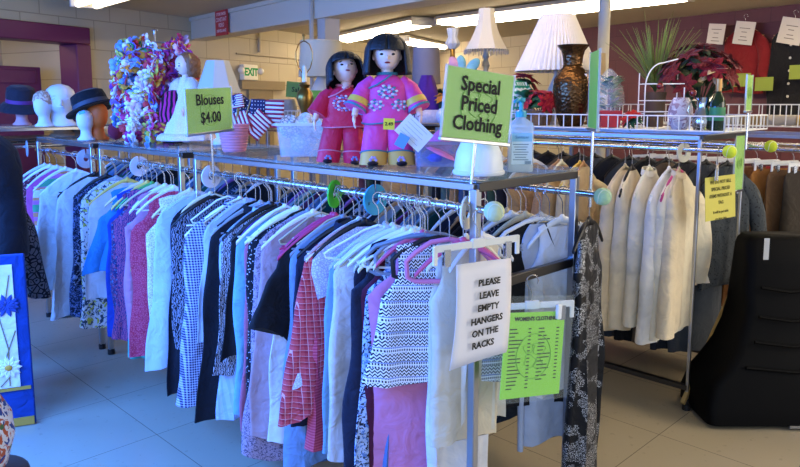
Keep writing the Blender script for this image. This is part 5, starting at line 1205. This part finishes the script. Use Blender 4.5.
bc = [o for o in COL.objects if o.get('label', '').startswith('black buttoned coat')][0]; obj('buttons', b, mat('pearl', '#cfc9b8', .3), bc)
for k, (px, py, w_, h_, tilt_, lb) in enumerate(((744, 33, .22, .24, .16, 'white price card pinned to the dark red jacket'), (791, 31, .24, .26, .22, 'white price card pinned to the black buttoned coat'), (716, 34, .20, .22, .12, 'white price card above the large poinsettia'))):
    q = wall_at(px, py, .19); t = thing('price_card', lb, 'price card', (0, 0, 0)); t.matrix_world = RW @ Matrix.Translation((q.x, .19, q.z)) @ Matrix.Rotation(pi, 4, 'Z') @ Matrix.Rotation(tilt_, 4, 'Y')
    obj('card', MB().box((0, 0, 0), (w_, .003, h_)), mat('card_cream', '#d6cdb8', .7), t); l = MB()
    for j, (z, L_) in enumerate(((.05, .12), (.01, .06), (-.04, .07), (-.075, .10))): l.box((0, -.002, z), (L_, .001, .008))
    obj('printed_lines', l, mat('card_ink', '#7d7466', .7), t)
for k, (px, py, lb) in enumerate(((742, 80, 'olive green price tag below the dark red jacket'), (764, 84, 'olive green price tag right of the narrow green sign'), (799, 72, 'olive green price tag on the black coat'))):
    t = obj('price_tag', MB().box((0, 0, 0), (.19, .004, .14)), mat('olive_tag', '#8a9a34', .6), None, (0, 0, 0)); q = wall_at(px, py, .25); t.matrix_world = RW @ Matrix.Translation((q.x, .25, q.z)) @ Matrix.Rotation(pi, 4, 'Z'); tag(t, lb, 'price tag', 'olive price tags by the maroon wall')
b = MB(); 
for k in range(5):
    tag(obj('rolled_cloth', MB().tube([(-.09, 0, 0), (.09, 0, 0)], .035, 14), P('plain', ['#c9a24a', '#b9b0a0', '#a98a5c', '#c2b8a6', '#b06a3a'][k]), None, (4.98, 1.0+.17*k+.3, 1.49), pi/2), '%s rolled cloth in the long wire basket' % ['mustard', 'grey', 'tan', 'ivory', 'rust'][k], 'cloth', 'rolled cloths in the long basket')
t = obj('red_tag', MB().box((0, 0, 0), (.045, .003, .09)), mat('tag_red', '#b3202a', .5), None, at_d(769, 173, 4.6), FACE); tag(t, 'red tag on the brown trousers', 'tag')
# ------------------------------------------------------------------ black folded floor chair at right
t = thing('floor_chair', 'black padded floor chair leaning upright by the right rack', 'chair', (3.84, 1.08, 0), FACE); t.rotation_euler = (0, 0, FACE)
VIN = mat('black_vinyl', '#020203', .6, bump=.15, nscale=9, spec=.12); b = MB(); rings = []
prof = [(-.43, .38, .0, .02), (-.435, .42, .0, .10), (-.40, .42, .01, .20), (-.33, .41, .03, .28), (-.27, .40, .05, .36), (-.225, .385, .07, .46), (-.20, .36, .085, .56), (-.19, .33, .10, .68), (-.185, .29, .105, .78), (-.18, .23, .11, .87), (-.17, .20, .115, .90), (-.15, .18, .12, .92)]
for x0, x1, y, z in prof:
    rg = []; dpt = .20-.12*(z/.95)
    for sx, sy, a0 in ((1, 1, 0), (-1, 1, 90), (-1, -1, 180), (1, -1, 270)):
        for k in range(5):
            a = radians(a0+22.5*k); r = .05; cx = (x0+x1)/2; hw = (x1-x0)/2
            rg.append((cx+sx*(hw-r)+r*cos(a), y+sy*(dpt-r)+r*sin(a)-(.012*sin(z*26) if sy < 0 else 0), z))
    rings.append(rg)
b.loft(rings, True, True); obj('padded_shell', b, VIN, t, angle=70)
b = MB()
for z, w in ((.30, .27), (.42, .22), (.54, .19), (.68, .17)): b.tube([(-w+.03, -.225+.25*z, z), (.0, -.235+.25*z, z-.02), (w+.09, -.225+.25*z, z)], .008, 6)
obj('stitched_creases', b, VIN, t); obj('floor_strip', MB().rbox((.02, -.205, .02), (.12, .02, .012), .003), STEEL, t)
tag(obj('price_tag', MB().box((0, 0, 0), (.025, .003, .105)), mat('tag_grey', '#bfc0bb', .6), None, at_d(766.5, 249, 3.38), FACE), 'white paper tag hanging on the black floor chair', 'tag')
# ------------------------------------------------------------------ left edge: coat, leopard print coat, floral panel, vase
garment('coat', 'large black coat with rounded shoulders at the left edge', 'coat', P('plain', '#0a0c16'), .94, 4.05, 1.62, radians(-38), .20, 1.3, sl=.62, neck=.09, th=.18, wide=.10, cuff=.08, out=.02, hk='flat', hcol='#131316', hlabel='black hanger of the large black coat', drop=.55, fold=.012)
garment('coat', 'leopard print coat behind the floral panel at the left edge', 'coat', P('leopard', '#1a1a22', '#6e6f78', s=1.1), 1.09, 4.25, 1.24, radians(-30), .15, .98, sl='long', hk='flat', hcol='#131316', th=.10, hlabel='black hanger of the leopard print coat', neck=.07)
garment('coat', 'dark coat right of the leopard print coat', 'coat', P('plain', '#0d0f1a'), 1.16, 4.66, 1.24, radians(-20), .18, .98, sl='long', hk='flat', hcol='#131316', th=.08, hlabel='black hanger of the dark coat beyond the leopard print')
lr = thing('clothes_rail', 'chrome rail on two posts behind the floral panel, left edge', 'clothes rack', (0, 0, 0))
obj('rail', MB().tube([(1.07, 3.95, 1.24), (1.18, 4.8, 1.24)], .0125, 10), CHROME, lr)
for x, y in ((1.076, 4.0), (1.175, 4.76)): obj('post', MB().tube([(x, y, 0), (x, y, 1.24)], .014, 10), STEEL, lr); 
obj('arm', MB().tube([(1.08, 4.06, 1.24), (.94, 4.05, 1.25), (.94, 4.05, 1.62)], .012, 8), STEEL, lr)
fp = at_z(36, 424, 0); wdir = Vector((-S2, S2, 0)).lerp(Vector((-1, .1, 0)), .55).normalized()
t = thing('floral_screen', 'standing panel with daisies and blue flowers in blue border', 'screen'); t.matrix_world = basis(fp+Vector((0, 0, .0)), -wdir, Vector((-.10, .0, 1)))
PW, PH = .62, .875
BLUEP = P('plain', '#143f8f'); obj('border', MB().rbox((-PW/2, .02, PH/2), (PW, .03, PH), .008), BLUEP, t)
pic = obj('picture', MB().box((-PW/2-.02, .002, .52), (PW-.07, .008, .62)), P('plain', '#dfe2ea'), t)
obj('gold_band', MB().box((-PW/2, .001, .20), (PW-.02, .01, .015)).box((-PW/2, .001, .025), (PW-.01, .01, .04)), mat('gold_band2', '#b58f3a', .6), t)
b = MB(); ce = MB(); bl = MB(); stm = MB()
for cx, cz, r in ((-.10, .315, .06), (-.38, .37, .065)):
    b = MB()
    for k in range(11): a = 6.28*k/11; leaf(b, Vector((cx, -.006, cz)), Vector((cos(a), 0, sin(a))), r, .025, Vector((0, -1, 0)), .0)
    dz = thick(obj('daisy', b, mat('daisy_white', '#eef0f2', .7), pic)); obj('daisy_centre', MB().ell((cx, -.008, cz), (.018, .006, .016), 10, 6), mat('daisy_yellow', '#cf9a3a', .7), pic)
for cx, cz, r in ((-.09, .63, .06), (-.33, .60, .07), (-.22, .76, .04)):
    bl = MB()
    for k in range(12): a = 6.28*k/12+.2; leaf(bl, Vector((cx, -.006, cz)), Vector((cos(a), 0, sin(a)*.7)), r, .022, Vector((0, -1, 0)), .0)
    thick(obj('blue_flower', bl, mat('corn_blue', '#22418f', .7), pic))
for x0, z0, x1, z1 in ((-.10, .22, -.13, .60), (-.14, .22, -.10, .31), (-.2, .22, -.06, .5), (-.22, .22, -.33, .56), (-.3, .22, -.38, .36), (-.16, .5, -.07, .78), (-.2, .45, -.24, .8)): stm.tube([(x0, -.004, z0), ((x0+x1)/2+.02, -.004, (z0+z1)/2), (x1, -.004, z1)], .003, 5)
obj('painted_stems', stm, mat('stem_olive', '#8a7f5c', .7), pic)
vz = at_d(-30, 440, 2.2); b = MB(); b.lathe([(.07, 0), (.10, .04), (.125, .13), (.12, .2), (.08, .28), (.05, .32), (.06, .35), (.05, .35), (.04, .3)], n=36)
t = obj('floral_vase', b, P('print', '#d9d6cf', '#b5562c', '#23407f', '#4f6f3f', s=.45), None, (vz.x, vz.y, 0)); tag(t, 'white vase with orange and blue flowers in bottom left corner', 'vase')
sc_ = MB(); sc_.lathe([(.18, 0), (.18, .02), (.03, .03), (.03, max(.04, vz.z-.16)), (.16, max(.04, vz.z-.15)), (.16, max(.05, vz.z-.13))], n=28)
tag(obj('pedestal', sc_, mat('pedestal_wood', '#4a3a2c', .5), None, (vz.x, vz.y, 0)), 'small dark pedestal under the floral vase', 'pedestal'); t.location.z = max(.05, vz.z-.13)
# ------------------------------------------------------------------ light, sky, camera
wd = bpy.data.worlds.new('daylight'); SC.world = wd; wd.use_nodes = True; bg = wd.node_tree.nodes['Background']
bg.inputs[0].default_value = (.70, .78, .95, 1); bg.inputs[1].default_value = .95
def area(name, loc, target, sx, sy, power, col):
    l = bpy.data.lights.new(name, 'AREA'); l.shape = 'RECTANGLE'; l.size = sx; l.size_y = sy; l.energy = power; l.color = col
    o = bpy.data.objects.new(name, l); COL.objects.link(o); o.location = loc; o.rotation_euler = (Vector(target)-Vector(loc)).to_track_quat('-Z', 'Y').to_euler(); return o
area('blue_floor_fill', (-.5, 3.6, 1.9), (.9, 3.6, 0), 3.8, 1.1, 430, (.04, .22, 1.0))  # added fill lamp, turns the left floor blue; no window is built here
area('cool_garment_fill', (-1.6, -.9, 1.7), (1.7, 2.4, .8), 2.4, 1.8, 40, (.42, .62, 1.0))  # added fill lamp for the garments, behind the camera on the left
area('warm_right_fill', (4.4, -2.2, 1.9), (2.4, 1.8, .6), 2.4, 1.8, 66, (1, .88, .70))  # added warm fill for the right floor and near rack end, not daylight
cam = bpy.data.cameras.new('camera'); co = bpy.data.objects.new('camera', cam); COL.objects.link(co); SC.camera = co
cam.sensor_width = 36; cam.lens = F/800*36; cam.shift_y = -(233.5-PY)/800; cam.clip_start = .05
M = Matrix((RT, UP, -FW)).transposed().to_4x4(); M.translation = CAM; co.matrix_world = M
SC.view_settings.view_transform = 'Standard'; SC.view_settings.look = 'None'; SC.view_settings.gamma = 1; SC.view_settings.use_curve_mapping = False
SC.view_settings.exposure = 0.12
bpy.context.view_layer.update()
